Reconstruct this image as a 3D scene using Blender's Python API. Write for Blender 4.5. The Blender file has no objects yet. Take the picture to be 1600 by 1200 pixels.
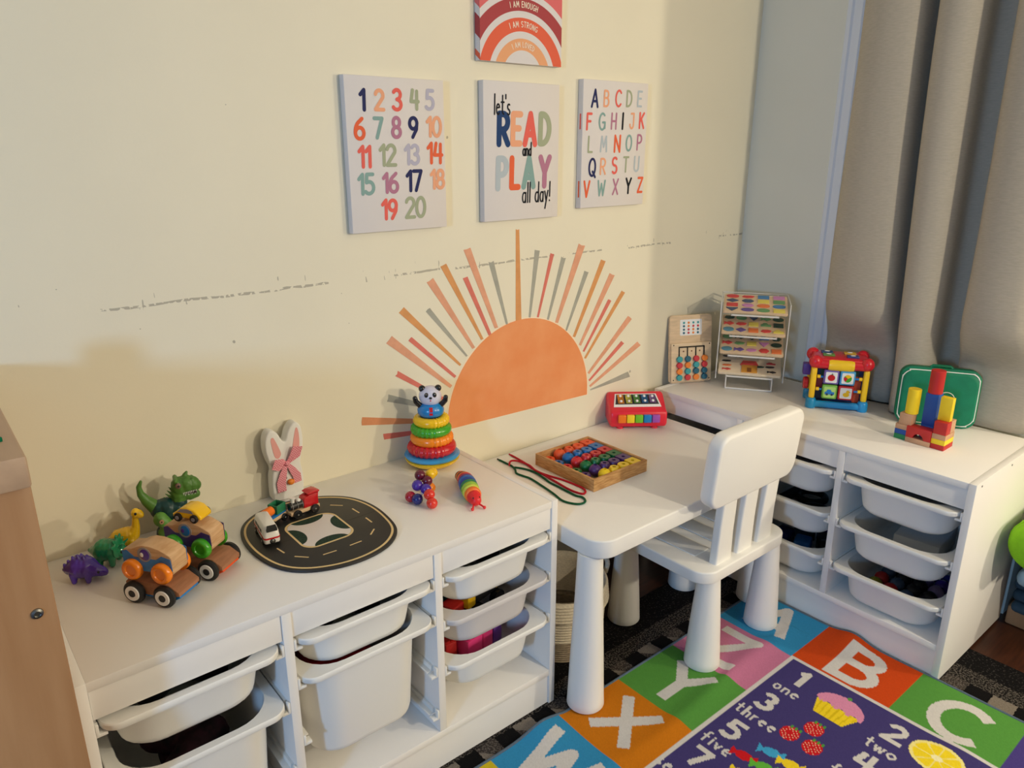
import bpy, bmesh, math, random
import numpy as np
from mathutils import Vector, Matrix, Euler
random.seed(7)
S = bpy.context.scene
COL = S.collection

# ------------------------------------------------------------------ camera, world, light, exposure
def cam_setup():
    yaw, pit, roll = 0.691207, -0.306636, -0.000382
    f = Vector((math.sin(yaw)*math.cos(pit), math.cos(yaw)*math.cos(pit), math.sin(pit)))
    r = f.cross(Vector((0, 0, 1))).normalized(); u = r.cross(f)
    R = math.cos(roll)*r + math.sin(roll)*u
    U = -math.sin(roll)*r + math.cos(roll)*u
    M = Matrix((R, U, -f)).transposed().to_4x4()
    M.translation = Vector((-0.082976, -1.567370, 1.329931))
    cd = bpy.data.cameras.new('camera'); c = bpy.data.objects.new('camera', cd); COL.objects.link(c)
    cd.sensor_width = 36.0; cd.sensor_fit = 'HORIZONTAL'; cd.lens = 1165.56*36.0/1600.0
    cd.clip_start = .02
    c.matrix_world = M
    S.camera = c
cam_setup()
w = bpy.data.worlds.new('world'); S.world = w; w.use_nodes = True
w.node_tree.nodes['Background'].inputs[0].default_value = (.62, .76, 1.0, 1)
w.node_tree.nodes['Background'].inputs[1].default_value = 1.0
def lamp(name, kind, loc, power, col, size=.05, target=None, size_y=None):
    l = bpy.data.lights.new(name, kind); o = bpy.data.objects.new(name, l); COL.objects.link(o)
    l.energy = power; l.color = col; o.location = loc
    if kind == 'POINT': l.shadow_soft_size = size
    if kind == 'AREA':
        l.shape = 'RECTANGLE'; l.size = size; l.size_y = size_y or size
    if target is not None:
        o.rotation_euler = (Vector(target)-Vector(loc)).to_track_quat('-Z', 'Y').to_euler()
    return o
WARM = (1.0, .885, .675); WARM2 = (1.0, .89, .70)
lamp('floor_lamp_bulb', 'POINT', (2.88, -2.85, 1.40), 80, WARM, .05)
lamp('ceiling_lamp_bulb', 'POINT', (1.55, -2.9, 1.70), 84, WARM2, .05)
# daylight entering through the small window in the left wall
lamp('window_daylight', 'AREA', (-2.56, -2.14, 1.40), 44, (.28, .56, 1.0), .28, (0.4, -.45, .95), .40)
S.view_settings.view_transform = 'Standard'
S.view_settings.look = 'None'
S.view_settings.gamma = 1.0
S.view_settings.use_curve_mapping = False
S.view_settings.exposure = 0.09

# ------------------------------------------------------------------ materials
def lin(c):
    return c/12.92 if c <= .04045 else ((c+.055)/1.055)**2.4
def rgb(r, g, b): return (lin(r/255), lin(g/255), lin(b/255), 1)
MATS = {}
def mat(name, col, rough=.5, spec=.5, noise=0, nscale=40, bump=0, bscale=200, metal=0, coat=0, trans=0, alpha=None, stretch=None, col2=None, sub=0):
    if name in MATS: return MATS[name]
    m = bpy.data.materials.new(name); m.use_nodes = True; MATS[name] = m
    nt = m.node_tree; b = nt.nodes['Principled BSDF']
    c = rgb(*col)
    b.inputs['Base Color'].default_value = c
    b.inputs['Roughness'].default_value = rough
    b.inputs['Specular IOR Level'].default_value = spec
    b.inputs['Metallic'].default_value = metal
    b.inputs['Coat Weight'].default_value = coat
    b.inputs['Transmission Weight'].default_value = trans
    if sub:
        b.inputs['Subsurface Weight'].default_value = sub
        b.inputs['Subsurface Radius'].default_value = (.01, .01, .01)
    if alpha is not None: b.inputs['Alpha'].default_value = alpha
    tc = nt.nodes.new('ShaderNodeTexCoord'); vec = tc.outputs['Object']
    if stretch:
        mp = nt.nodes.new('ShaderNodeMapping'); mp.inputs['Scale'].default_value = stretch
        nt.links.new(vec, mp.inputs['Vector']); vec = mp.outputs['Vector']
    if noise:
        n = nt.nodes.new('ShaderNodeTexNoise'); n.inputs['Scale'].default_value = nscale; n.inputs['Detail'].default_value = 5
        nt.links.new(vec, n.inputs['Vector'])
        mx = nt.nodes.new('ShaderNodeMix'); mx.data_type = 'RGBA'
        d = rgb(*col2) if col2 else tuple(x*(1-noise) for x in c[:3])+(1,)
        mx.inputs[6].default_value = d; mx.inputs[7].default_value = c
        mr = nt.nodes.new('ShaderNodeMapRange'); mr.inputs[1].default_value = .35; mr.inputs[2].default_value = .65
        nt.links.new(n.outputs['Fac'], mr.inputs[0]); nt.links.new(mr.outputs[0], mx.inputs[0])
        nt.links.new(mx.outputs[2], b.inputs['Base Color'])
    if bump:
        n2 = nt.nodes.new('ShaderNodeTexNoise'); n2.inputs['Scale'].default_value = bscale; n2.inputs['Detail'].default_value = 4
        nt.links.new(vec, n2.inputs['Vector'])
        bp = nt.nodes.new('ShaderNodeBump'); bp.inputs['Strength'].default_value = bump; bp.inputs['Distance'].default_value = .002
        nt.links.new(n2.outputs['Fac'], bp.inputs['Height']); nt.links.new(bp.outputs[0], b.inputs['Normal'])
    return m
def mathn(nt, op, a, b=None, c=None):
    n = nt.nodes.new('ShaderNodeMath'); n.operation = op
    for i, v in enumerate((a, b, c)):
        if v is None: continue
        if isinstance(v, (int, float)): n.inputs[i].default_value = v
        else: nt.links.new(v, n.inputs[i])
    return n.outputs[0]
def gloss(name, col, rough=.25): return mat(name, col, rough, .5, coat=.25)

M_wall = mat('cream_wall_paint', (234, 226, 202), .55, .35, noise=.03, nscale=3, bump=.06, bscale=160)
def add_scuffs(m):
    """pencil-like scuff line along the wall where chair backs have rubbed it"""
    nt = m.node_tree; b = nt.nodes['Principled BSDF']
    geo = nt.nodes.new('ShaderNodeNewGeometry'); sx = nt.nodes.new('ShaderNodeSeparateXYZ')
    nt.links.new(geo.outputs['Position'], sx.inputs[0])
    def noise(scale, vec=None, detail=4):
        n = nt.nodes.new('ShaderNodeTexNoise'); n.inputs['Scale'].default_value = scale; n.inputs['Detail'].default_value = detail
        mp = nt.nodes.new('ShaderNodeMapping'); mp.inputs['Scale'].default_value = vec or (1, 1, 1)
        nt.links.new(geo.outputs['Position'], mp.inputs['Vector']); nt.links.new(mp.outputs[0], n.inputs['Vector'])
        return n.outputs['Fac']
    wob = mathn(nt, 'MULTIPLY', mathn(nt, 'SUBTRACT', noise(5), .5), .022)
    dz = mathn(nt, 'ABSOLUTE', mathn(nt, 'ADD', mathn(nt, 'SUBTRACT', sx.outputs[2], 1.037), wob))
    th = mathn(nt, 'MULTIPLY', noise(30), .0052)
    line = mathn(nt, 'LESS_THAN', dz, th)
    gate = mathn(nt, 'GREATER_THAN', noise(3.2, (1, 1, .01), 2), .47)
    gate2 = mathn(nt, 'GREATER_THAN', noise(90), .47)
    mk = mathn(nt, 'MULTIPLY', mathn(nt, 'MULTIPLY', line, gate), gate2)
    # scattered short ticks in a band round the line and a few specks
    band = mathn(nt, 'LESS_THAN', mathn(nt, 'ABSOLUTE', mathn(nt, 'SUBTRACT', sx.outputs[2], 1.046)), .018)
    tick = mathn(nt, 'GREATER_THAN', noise(34, (3.0, 1, .55), 2), .685)
    mk2 = mathn(nt, 'MULTIPLY', mathn(nt, 'MULTIPLY', band, tick), .7)
    speck = mathn(nt, 'MULTIPLY', mathn(nt, 'GREATER_THAN', noise(55, None, 0), .89), .5)
    mk = mathn(nt, 'MAXIMUM', mathn(nt, 'MAXIMUM', mathn(nt, 'MULTIPLY', mk, .5), mathn(nt, 'MULTIPLY', mk2, .7)), speck)
    only = mathn(nt, 'GREATER_THAN', sx.outputs[1], -.004)
    mk = mathn(nt, 'MULTIPLY', mk, only)
    src = b.inputs['Base Color'].links[0].from_socket
    mx = nt.nodes.new('ShaderNodeMix'); mx.data_type = 'RGBA'; mx.inputs[7].default_value = rgb(92, 84, 76)
    nt.links.new(mk, mx.inputs[0]); nt.links.new(src, mx.inputs[6]); nt.links.new(mx.outputs[2], b.inputs['Base Color'])
add_scuffs(M_wall)
M_rwall = mat('pale_wall_paint', (226, 224, 210), .55, .35, noise=.03, nscale=3, bump=.05, bscale=160)
M_trim = mat('white_trim_paint', (222, 226, 232), .4)
M_ceil = mat('ceiling_paint', (214, 210, 200), .8)
M_lam = mat('white_laminate', (238, 234, 228), .38, .4, bump=.012, bscale=500)
M_pl = mat('white_plastic', (236, 234, 228), .36, .45, sub=.0)
M_plm = mat('white_moulded_plastic', (240, 237, 230), .42, .4)
M_plt = mat('frosted_plastic', (225, 220, 218), .4, .4, alpha=.8)
M_cur = mat('taupe_curtain', (186, 176, 158), .75, .25, noise=.10, nscale=60, bump=.25, bscale=260, stretch=(1, 1, 6))
M_bind = mat('rug_binding', (92, 108, 124), .9, .1, noise=.2, nscale=300)
M_wood = mat('light_wood', (222, 186, 140), .5, .35, noise=.22, nscale=14, stretch=(1, 1, 9), bump=.03)
M_woodx = mat('light_wood_along', (222, 186, 140), .5, .35, noise=.25, nscale=30, stretch=(.6, 6, 6))
M_dress = mat('birch_wood', (176, 136, 98), .5, .35, noise=.16, nscale=5, stretch=(6, 6, .5), col2=(162, 120, 82))
M_dresst = mat('birch_top', (188, 158, 130), .5, .3, noise=.12, nscale=6, stretch=(6, .6, 6))
M_tray = mat('oak_tray_wood', (214, 166, 106), .45, .35, noise=.3, nscale=40, stretch=(1, 1, 8), col2=(180, 128, 72))
M_ply = mat('plywood_board', (226, 196, 158), .55, .3, noise=.14, nscale=22, stretch=(1, 1, 5))
M_black = mat('black_rubber', (22, 21, 22), .5)
M_blackg = gloss('black_paint', (20, 20, 22))
M_dark = mat('dark_void', (30, 27, 26), .8)
M_whitem = gloss('white_paint', (240, 238, 234), .3)
M_metal = mat('zinc_metal', (150, 150, 146), .35, metal=1)
M_red = gloss('red_paint', (200, 28, 36)); M_redm = mat('red_wood', (186, 36, 32), .5)
M_yel = gloss('yellow_paint', (246, 196, 22)); M_yelm = mat('yellow_wood', (240, 206, 30), .5)
M_blue = gloss('blue_paint', (24, 120, 196)); M_bluem = mat('blue_wood', (24, 78, 158), .5)
M_grn = gloss('green_paint', (66, 164, 36)); M_grnm = mat('green_wood', (20, 128, 74), .5)
M_org = gloss('orange_paint', (250, 138, 24)); M_orgm = mat('orange_wood', (236, 92, 44), .5)
M_pur = gloss('purple_paint', (74, 44, 150)); M_navy = gloss('navy_paint', (22, 34, 110)); M_mar = gloss('maroon_paint', (100, 18, 44))
M_natural = mat('natural_block_wood', (206, 160, 124), .55, .3, noise=.2, nscale=24, stretch=(1, 6, 1))

# ------------------------------------------------------------------ mesh helpers
class G:
    """collects shapes, builds ONE mesh object"""
    def __init__(s): s.bm = bmesh.new(); s.tr = Matrix.Identity(4)
    def _add(s, t, m, mx=None):
        for f in t.faces: f.material_index = m
        X = s.tr @ mx if mx is not None else s.tr
        t.transform(X)
        me = bpy.data.meshes.new('tmp'); t.to_mesh(me); t.free(); s.bm.from_mesh(me); bpy.data.meshes.remove(me)
        return s
    def box(s, c, d, bev=0, m=0, rot=None, seg=2):
        t = bmesh.new(); bmesh.ops.create_cube(t, size=1)
        for v in t.verts: v.co = Vector((v.co.x*d[0], v.co.y*d[1], v.co.z*d[2]))
        if bev: bmesh.ops.bevel(t, geom=t.edges[:], offset=bev, segments=seg, affect='EDGES', profile=.5)
        mx = Matrix.Translation(c)
        if rot is not None: mx = mx @ Euler(rot).to_matrix().to_4x4()
        return s._add(t, m, mx)
    def bb(s, x0, x1, y0, y1, z0, z1, bev=0, m=0, seg=2):
        return s.box(((x0+x1)/2, (y0+y1)/2, (z0+z1)/2), (abs(x1-x0), abs(y1-y0), abs(z1-z0)), bev, m, None, seg)
    def cyl(s, p0, p1, r0, r1=None, seg=24, m=0, bev=0):
        p0, p1 = Vector(p0), Vector(p1); r1 = r0 if r1 is None else r1
        L = (p1-p0).length
        prof = [(0, 0), (r0-bev, 0), (r0, bev), (r1, L-bev), (r1-bev, L), (0, L)] if bev else [(0, 0), (r0, 0), (r1, L), (0, L)]
        q = (p1-p0).to_track_quat('Z', 'Y').to_matrix().to_4x4()
        return s.lathe(prof, seg, m, Matrix.Translation(p0) @ q)
    def lathe(s, prof, seg=32, m=0, mx=None, fn=None):
        t = bmesh.new(); rings = []
        for i, (r, z) in enumerate(prof):
            if r < 1e-6: rings.append([t.verts.new((0, 0, z))])
            else:
                ring = []
                for k in range(seg):
                    a = 2*math.pi*k/seg; rr = r*(fn(a, i) if fn else 1)
                    ring.append(t.verts.new((rr*math.cos(a), rr*math.sin(a), z)))
                rings.append(ring)
        for a, b in zip(rings, rings[1:]):
            for k in range(seg):
                k2 = (k+1) % seg
                if len(a) == 1 and len(b) == 1: continue
                if len(a) == 1: t.faces.new((a[0], b[k2], b[k])) if False else t.faces.new((a[0], b[k], b[k2]))
                elif len(b) == 1: t.faces.new((a[k], a[k2], b[0]))
                else: t.faces.new((a[k], a[k2], b[k2], b[k]))
        bmesh.ops.recalc_face_normals(t, faces=t.faces[:])
        return s._add(t, m, mx)
    def sph(s, c, r, m=0, u=20, v=12, rot=None):
        if not hasattr(r, '__len__'): r = (r, r, r)
        t = bmesh.new(); bmesh.ops.create_uvsphere(t, u_segments=u, v_segments=v, radius=1)
        mx = Matrix.Translation(c)
        if rot is not None: mx = mx @ Euler(rot).to_matrix().to_4x4()
        return s._add(t, m, mx @ Matrix.Diagonal((r[0], r[1], r[2], 1)))
    def ico(s, c, r, m=0, sub=2):
        if not hasattr(r, '__len__'): r = (r, r, r)
        t = bmesh.new(); bmesh.ops.create_icosphere(t, subdivisions=sub, radius=1)
        return s._add(t, m, Matrix.Translation(c) @ Matrix.Diagonal((r[0], r[1], r[2], 1)))
    def tube(s, pts, r, seg=8, closed=False, m=0, rf=None):
        P = [Vector(p) for p in pts]; n = len(P); t = bmesh.new(); rings = []
        up = Vector((0, 0, 1)); prev = None
        for i in range(n):
            a = P[(i-1) % n] if (closed or i > 0) else P[i]; b = P[(i+1) % n] if (closed or i < n-1) else P[i]
            d = (b-a).normalized() if (b-a).length > 1e-9 else Vector((1, 0, 0))
            if prev is None:
                x = d.cross(up)
                if x.length < .1: x = d.cross(Vector((1, 0, 0)))
                x.normalize()
            else:
                x = (prev - d*prev.dot(d)).normalized()
            prev = x; y = d.cross(x)
            rr = r if rf is None else rf(i/(n-1))
            rings.append([t.verts.new(P[i] + (x*math.cos(2*math.pi*k/seg) + y*math.sin(2*math.pi*k/seg))*rr) for k in range(seg)])
        for i in range(n if closed else n-1):
            a, b = rings[i], rings[(i+1) % n]
            for k in range(seg): t.faces.new((a[k], a[(k+1) % seg], b[(k+1) % seg], b[k]))
        if not closed:
            t.faces.new(rings[0][::-1]); t.faces.new(rings[-1])
        bmesh.ops.recalc_face_normals(t, faces=t.faces[:])
        return s._add(t, m)
    def prism(s, poly, h, mx=None, bev=0, m=0, seg=2):
        """poly in XY, extruded z 0..h, then placed by mx"""
        t = bmesh.new()
        lo = [t.verts.new((x, y, 0)) for x, y in poly]
        f = t.faces.new(lo)
        e = bmesh.ops.extrude_face_region(t, geom=[f])
        for v in e['geom']:
            if isinstance(v, bmesh.types.BMVert): v.co.z += h
        bmesh.ops.recalc_face_normals(t, faces=t.faces[:])
        if bev:
            ed = [x for x in t.edges if abs(x.verts[0].co.z-x.verts[1].co.z) < 1e-6]
            bmesh.ops.bevel(t, geom=ed, offset=bev, segments=seg, affect='EDGES', profile=.5)
        return s._add(t, m, mx)
    def flat(s, poly, mx=None, m=0):
        t = bmesh.new(); t.faces.new([t.verts.new((p[0], p[1], p[2] if len(p) > 2 else 0)) for p in poly])
        return s._add(t, m, mx)
    def torus(s, c, R, r, m=0, mx=None, U=28, V=10, fn=None):
        pts = [(R*math.cos(2*math.pi*k/U), R*math.sin(2*math.pi*k/U), 0) for k in range(U)]
        t = bmesh.new(); rings = []
        for k in range(U):
            a = 2*math.pi*k/U; rr = r*(fn(a) if fn else 1)
            rings.append([t.verts.new(((R+rr*math.cos(b))*math.cos(a), (R+rr*math.cos(b))*math.sin(a), rr*math.sin(b))) for b in [2*math.pi*j/V for j in range(V)]])
        for i in range(U):
            for k in range(V): t.faces.new((rings[i][k], rings[(i+1) % U][k], rings[(i+1) % U][(k+1) % V], rings[i][(k+1) % V]))
        bmesh.ops.recalc_face_normals(t, faces=t.faces[:])
        X = Matrix.Translation(c)
        return s._add(t, m, X @ mx if mx is not None else X)
    def done(s, name, mats, parent=None, ang=38, loc=None):
        me = bpy.data.meshes.new(name); s.bm.to_mesh(me); s.bm.free()
        if not isinstance(mats, (list, tuple)): mats = [mats]
        for q in mats: me.materials.append(q)
        if ang:
            me.polygons.foreach_set('use_smooth', [True]*len(me.polygons)); me.set_sharp_from_angle(angle=math.radians(ang))
        o = bpy.data.objects.new(name, me); COL.objects.link(o)
        if parent: o.parent = parent
        if loc is not None: o.location = loc
        return o
def RX(a): return Matrix.Rotation(math.radians(a), 4, 'X')
def RY(a): return Matrix.Rotation(math.radians(a), 4, 'Y')
def RZ(a): return Matrix.Rotation(math.radians(a), 4, 'Z')
def T(x, y, z): return Matrix.Translation((x, y, z))
FRONT = RX(90)          # XY polygon -> XZ plane facing -Y (extrusion goes to -Y)
def tag(o, label, cat, group=None, kind=None):
    o['label'] = label; o['category'] = cat
    if group: o['group'] = group
    if kind: o['kind'] = kind
    return o
def thing(name, label, cat, loc=(0, 0, 0), rz=0, group=None, rot=None):
    o = bpy.data.objects.new(name, None); COL.objects.link(o); o.empty_display_size = .05
    o.location = loc; o.rotation_euler = rot if rot else (0, 0, math.radians(rz))
    return tag(o, label, cat, group)
def struct(o): o['kind'] = 'structure'; return o
def kids(o): return [c for c in bpy.data.objects if c.parent == o]
def dup(root, label, group=None, loc=None, rz=None):
    def cp(o, par):
        c = o.copy(); COL.objects.link(c); c.parent = par
        for ch in kids(o): cp(ch, c)
        return c
    r = root.copy(); COL.objects.link(r)
    for ch in kids(root): cp(ch, r)
    r['label'] = label
    if group: r['group'] = group
    if loc is not None: r.location = loc
    if rz is not None: r.rotation_euler = (0, 0, math.radians(rz))
    return r
def rrect(hw, hd, r, n=6, cx=0, cy=0):
    out = []
    for qx, qy, a0 in ((1, 1, 0), (-1, 1, 90), (-1, -1, 180), (1, -1, 270)):
        for k in range(n+1):
            a = math.radians(a0+90*k/n)
            out.append((cx+qx*(hw-r)+r*math.cos(a), cy+qy*(hd-r)+r*math.sin(a)))
    return out
def loft(g, rings, m=0, cap0=True, cap1=True):
    t = bmesh.new(); R = [[t.verts.new(p) for p in ring] for ring in rings]; n = len(R[0])
    for a, b in zip(R, R[1:]):
        for k in range(n): t.faces.new((a[k], a[(k+1) % n], b[(k+1) % n], b[k]))
    if cap0: t.faces.new(R[0][::-1])
    if cap1: t.faces.new(R[-1])
    bmesh.ops.recalc_face_normals(t, faces=t.faces[:])
    g._add(t, m); return g
def catmull(P, n=6, closed=False):
    P = [Vector(p) for p in P]; out = []; N = len(P)
    rng = range(N) if closed else range(N-1)
    for i in rng:
        p0 = P[(i-1) % N] if closed or i > 0 else P[i]; p1 = P[i]; p2 = P[(i+1) % N]; p3 = P[(i+2) % N] if closed or i+2 < N else P[(i+1) % N]
        for k in range(n):
            t = k/n
            out.append(.5*((2*p1)+(-p0+p2)*t+(2*p0-5*p1+4*p2-p3)*t*t+(-p0+3*p1-3*p2+p3)*t**3))
    if not closed: out.append(P[-1])
    return out
def blob(name, balls, material, parent, voxel=.0016, smooth=4):
    """balls: list of chains [(x,y,z,r),...]; fused to one continuous skin"""
    g = G()
    for ch in balls:
        for i in range(len(ch)):
            a = ch[i]; r = a[3]
            g.ico(a[:3], r)
            if i+1 < len(ch):
                b = ch[i+1]; ra = min(a[3]) if hasattr(a[3], '__len__') else a[3]; rb = min(b[3]) if hasattr(b[3], '__len__') else b[3]
                L = (Vector(a[:3])-Vector(b[:3])).length; k = max(1, int(L/(.45*min(ra, rb))))
                for j in range(1, k):
                    t = j/k; g.ico([a[q]*(1-t)+b[q]*t for q in range(3)], ra*(1-t)+rb*t)
    o = g.done(name, material, None, 0)
    m = o.modifiers.new('r', 'REMESH'); m.mode = 'VOXEL'; m.voxel_size = voxel; m.use_smooth_shade = True
    if smooth:
        q = o.modifiers.new('s', 'SMOOTH'); q.iterations = smooth; q.factor = .6
    dg = bpy.context.evaluated_depsgraph_get(); me = bpy.data.meshes.new_from_object(o.evaluated_get(dg))
    me.name = name
    old = o.data; o.modifiers.clear(); o.data = me; bpy.data.meshes.remove(old)
    me.polygons.foreach_set('use_smooth', [True]*len(me.polygons))
    if not me.materials: me.materials.append(material)
    o.parent = parent
    return o

# ------------------------------------------------------------------ hand-lettering strokes (height 1)
def arc(cx, cy, rx, ry, a0, a1, n=10):
    return [(cx+rx*math.cos(math.radians(a0+(a1-a0)*k/n)), cy+ry*math.sin(math.radians(a0+(a1-a0)*k/n))) for k in range(n+1)]
GL = {
 'A': (.6, [[(0, 0), (.3, 1), (.6, 0)], [(.1, .33), (.5, .33)]]),
 'B': (.52, [[(0, 0), (0, 1)], [(0, 1)]+arc(.24, .77, .22, .23, 90, -90)+[(0, .54)], [(0, .54)]+arc(.26, .27, .26, .27, 90, -90)+[(0, 0)]]),
 'C': (.55, [arc(.33, .5, .33, .5, 45, 315, 16)]),
 'D': (.55, [[(0, 0), (0, 1)], [(0, 1), (.12, 1)]+arc(.12, .5, .43, .5, 90, -90, 14)+[(0, 0)]]),
 'E': (.45, [[(.45, 1), (0, 1), (0, 0), (.45, 0)], [(0, .52), (.38, .52)]]),
 'F': (.45, [[(.45, 1), (0, 1), (0, 0)], [(0, .52), (.36, .52)]]),
 'G': (.58, [arc(.32, .5, .32, .5, 50, 330, 16), [(.36, .45), (.6, .45), (.6, .1)]]),
 'H': (.5, [[(0, 0), (0, 1)], [(.5, 0), (.5, 1)], [(0, .5), (.5, .5)]]),
 'I': (.1, [[(.05, 0), (.05, 1)]]),
 'J': (.42, [[(.1, 1), (.42, 1), (.42, .3)]+arc(.21, .25, .21, .25, 0, -180)[1:]]),
 'K': (.5, [[(0, 0), (0, 1)], [(.48, 1), (.03, .45)], [(.18, .6), (.5, 0)]]),
 'L': (.42, [[(0, 1), (0, 0), (.42, 0)]]),
 'M': (.75, [[(0, 0), (.1, 1), (.37, .3), (.65, 1), (.75, 0)]]),
 'N': (.55, [[(0, 0), (0, 1), (.55, 0), (.55, 1)]]),
 'O': (.6, [arc(.3, .5, .3, .5, 0, 360, 22)]),
 'P': (.48, [[(0, 0), (0, 1)]+arc(.2, .73, .28, .27, 90, -90)+[(0, .46)]]),
 'Q': (.6, [arc(.3, .5, .3, .5, 0, 360, 22), [(.35, .25), (.62, -.08)]]),
 'R': (.52, [[(0, 0), (0, 1)]+arc(.22, .74, .27, .26, 90, -90)+[(0, .48)], [(.2, .48), (.52, 0)]]),
 'S': (.5, [arc(.25, .75, .24, .25, 40, 270, 10)+arc(.25, .25, .25, .25, 90, -140, 10)]),
 'T': (.56, [[(0, 1), (.56, 1)], [(.28, 1), (.28, 0)]]),
 'U': (.52, [[(0, 1), (0, .27)]+arc(.26, .27, .26, .27, 180, 360)+[(.52, 1)]]),
 'V': (.56, [[(0, 1), (.28, 0), (.56, 1)]]),
 'W': (.85, [[(0, 1), (.2, 0), (.42, .8), (.64, 0), (.85, 1)]]),
 'X': (.55, [[(0, 0), (.55, 1)], [(0, 1), (.55, 0)]]),
 'Y': (.56, [[(0, 1), (.28, .48), (.56, 1)], [(.28, .48), (.28, 0)]]),
 'Z': (.52, [[(0, 1), (.52, 1), (0, 0), (.52, 0)]]),
 '1': (.24, [[(0, .76), (.22, 1), (.22, 0)]]),
 '2': (.5, [arc(.25, .73, .24, .27, 165, -20, 10)+[(0, 0), (.52, 0)]]),
 '3': (.48, [arc(.22, .76, .22, .24, 150, -90, 10), arc(.22, .26, .26, .26, 90, -150, 10)]),
 '4': (.5, [[(.12, 1), (.02, .4), (.5, .4)], [(.4, .95), (.4, 0)]]),
 '5': (.48, [[(.44, 1), (.08, 1), (.05, .58)]+arc(.2, .31, .28, .31, 100, -140, 12)]),
 '6': (.5, [[(.4, 1)]+arc(.5, .35, .5, .6, 115, 180, 5)+arc(.25, .28, .25, .28, 180, 540, 18)]),
 '7': (.48, [[(0, 1), (.48, 1), (.16, 0)]]),
 '8': (.48, [arc(.24, .76, .2, .24, -90, 270, 18), arc(.24, .26, .24, .26, 90, 450, 18)]),
 '9': (.48, [arc(.24, .7, .23, .28, 0, 360, 18), [(.47, .74), (.44, .4), (.2, 0)]]),
 '0': (.52, [arc(.26, .5, .26, .5, 0, 360, 22)]),
 'l': (.08, [[(.04, 0), (.04, 1)]]),
 'e': (.36, [[(.02, .32), (.34, .36)]+arc(.18, .26, .17, .26, 25, 320, 14)]),
 't': (.3, [[(.14, .95), (.14, .1), (.28, .02)], [(0, .62), (.3, .62)]]),
 's': (.3, [arc(.16, .4, .13, .13, 50, 270, 8)+arc(.14, .13, .14, .13, 90, -150, 8)]),
 'a': (.36, [arc(.17, .25, .17, .25, 60, 360, 14), [(.34, .5), (.34, 0)]]),
 'n': (.36, [[(.02, .52), (.02, 0)], [(.02, .3)]+arc(.18, .34, .16, .18, 160, 0, 8)+[(.34, 0)]]),
 'd': (.38, [arc(.17, .25, .17, .25, 60, 360, 14), [(.35, 1), (.35, 0)]]),
 'y': (.36, [[(0, .52), (.17, .08)], [(.36, .55), (.08, -.36)]]),
 'o': (.38, [arc(.19, .26, .19, .26, 0, 360, 18)]),
 'h': (.36, [[(.02, 1), (.02, 0)], [(.02, .3)]+arc(.18, .34, .16, .18, 160, 0, 8)+[(.34, 0)]]),
 'r': (.24, [[(.02, .52), (.02, 0)], [(.02, .3)]+arc(.16, .32, .14, .2, 170, 60, 6)]),
 'f': (.3, [[(.3, .92)]+arc(.22, .8, .1, .18, 70, 180, 6)+[(.12, 0)], [(0, .55), (.28, .55)]]),
 'i': (.08, [[(.04, 0), (.04, .54)], [(.04, .74), (.04, .78)]]),
 'v': (.36, [[(0, .53), (.18, 0), (.36, .53)]]),
 'w': (.55, [[(0, .53), (.14, 0), (.275, .45), (.41, 0), (.55, .53)]]),
 'u': (.36, [[(.02, .52), (.02, .2)]+arc(.18, .18, .16, .18, 180, 360, 8)+[(.34, .52)]]),
 "'": (.06, [[(.03, 1.0), (.03, .8)]]),
 '!': (.1, [[(.05, 1), (.05, .26)], [(.05, .03), (.05, .05)]]),
 ' ': (.25, []),
}
def layout(s, gap=.16):
    """strokes of a whole string, centred on x, height 0..1"""
    x = 0; out = []
    for ch in s:
        wd, st = GL[ch]
        out += [[(px+x, py) for px, py in q] for q in st]
        x += wd+gap
    W = x-gap
    return [[(px-W/2, py) for px, py in q] for q in out], W
def put_strokes(g, strokes, fn, sw, m):
    """flat ink ribbons with round ends; fn maps (u,v) to a 3-D point"""
    t = bmesh.new(); lay = [0]
    def put(uv):
        lay[0] += 1
        off = Vector((0, -3e-6*lay[0], 0))
        t.faces.new([t.verts.new(Vector(fn(*p))+off) for p in uv])
    for st in strokes:
        for a, b in zip(st, st[1:]):
            d = Vector((b[0]-a[0], b[1]-a[1])); L = d.length
            if L < 1e-6: continue
            n = Vector((-d.y, d.x))/L*sw/2
            put([(p[0]+k*n.x, p[1]+k*n.y) for p, k in ((a, -1), (b, -1), (b, 1), (a, 1))])
        for p in st:
            put([(p[0]+sw/2*math.cos(2*math.pi*k/10), p[1]+sw/2*math.sin(2*math.pi*k/10)) for k in range(10)])
    g._add(t, m)

# ================================================================== THE SETTING
M_roomwall = mat('room_paint', (140, 136, 126), .7)
def wallbox(name, x0, x1, y0, y1, z0, z1, m):
    return struct(G().bb(x0, x1, y0, y1, z0, z1).done(name, m, None, 0))
FZ = -.010                                   # bare floor; the checked rug lies on it, its pile top at z=0
M_floor = mat('dark_floorboards', (70, 38, 22), .35, .4, noise=.45, nscale=9, stretch=(1.2, 12, 1), bump=.05)
wallbox('floor', -2.7, 3.7, -4.1, .1, FZ-.05, FZ, M_floor)
wallbox('ceiling', -2.7, 3.7, -4.1, .1, 2.5, 2.55, M_ceil)
wallbox('wall_back', -2.7, 2.39, 0, .1, FZ, 2.5, M_wall)
wallbox('wall_right', 2.29, 2.39, -1.02, 0, FZ, 2.5, M_rwall)
wallbox('wall_return', 2.39, 3.7, -1.02, -.92, FZ, 2.5, M_rwall)
wallbox('wall_far_right', 3.6, 3.7, -4.1, -1.02, FZ, 2.5, M_roomwall)
wallbox('wall_front', -2.7, 3.7, -4.1, -4.0, FZ, 2.5, M_roomwall)
g = G()
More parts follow.
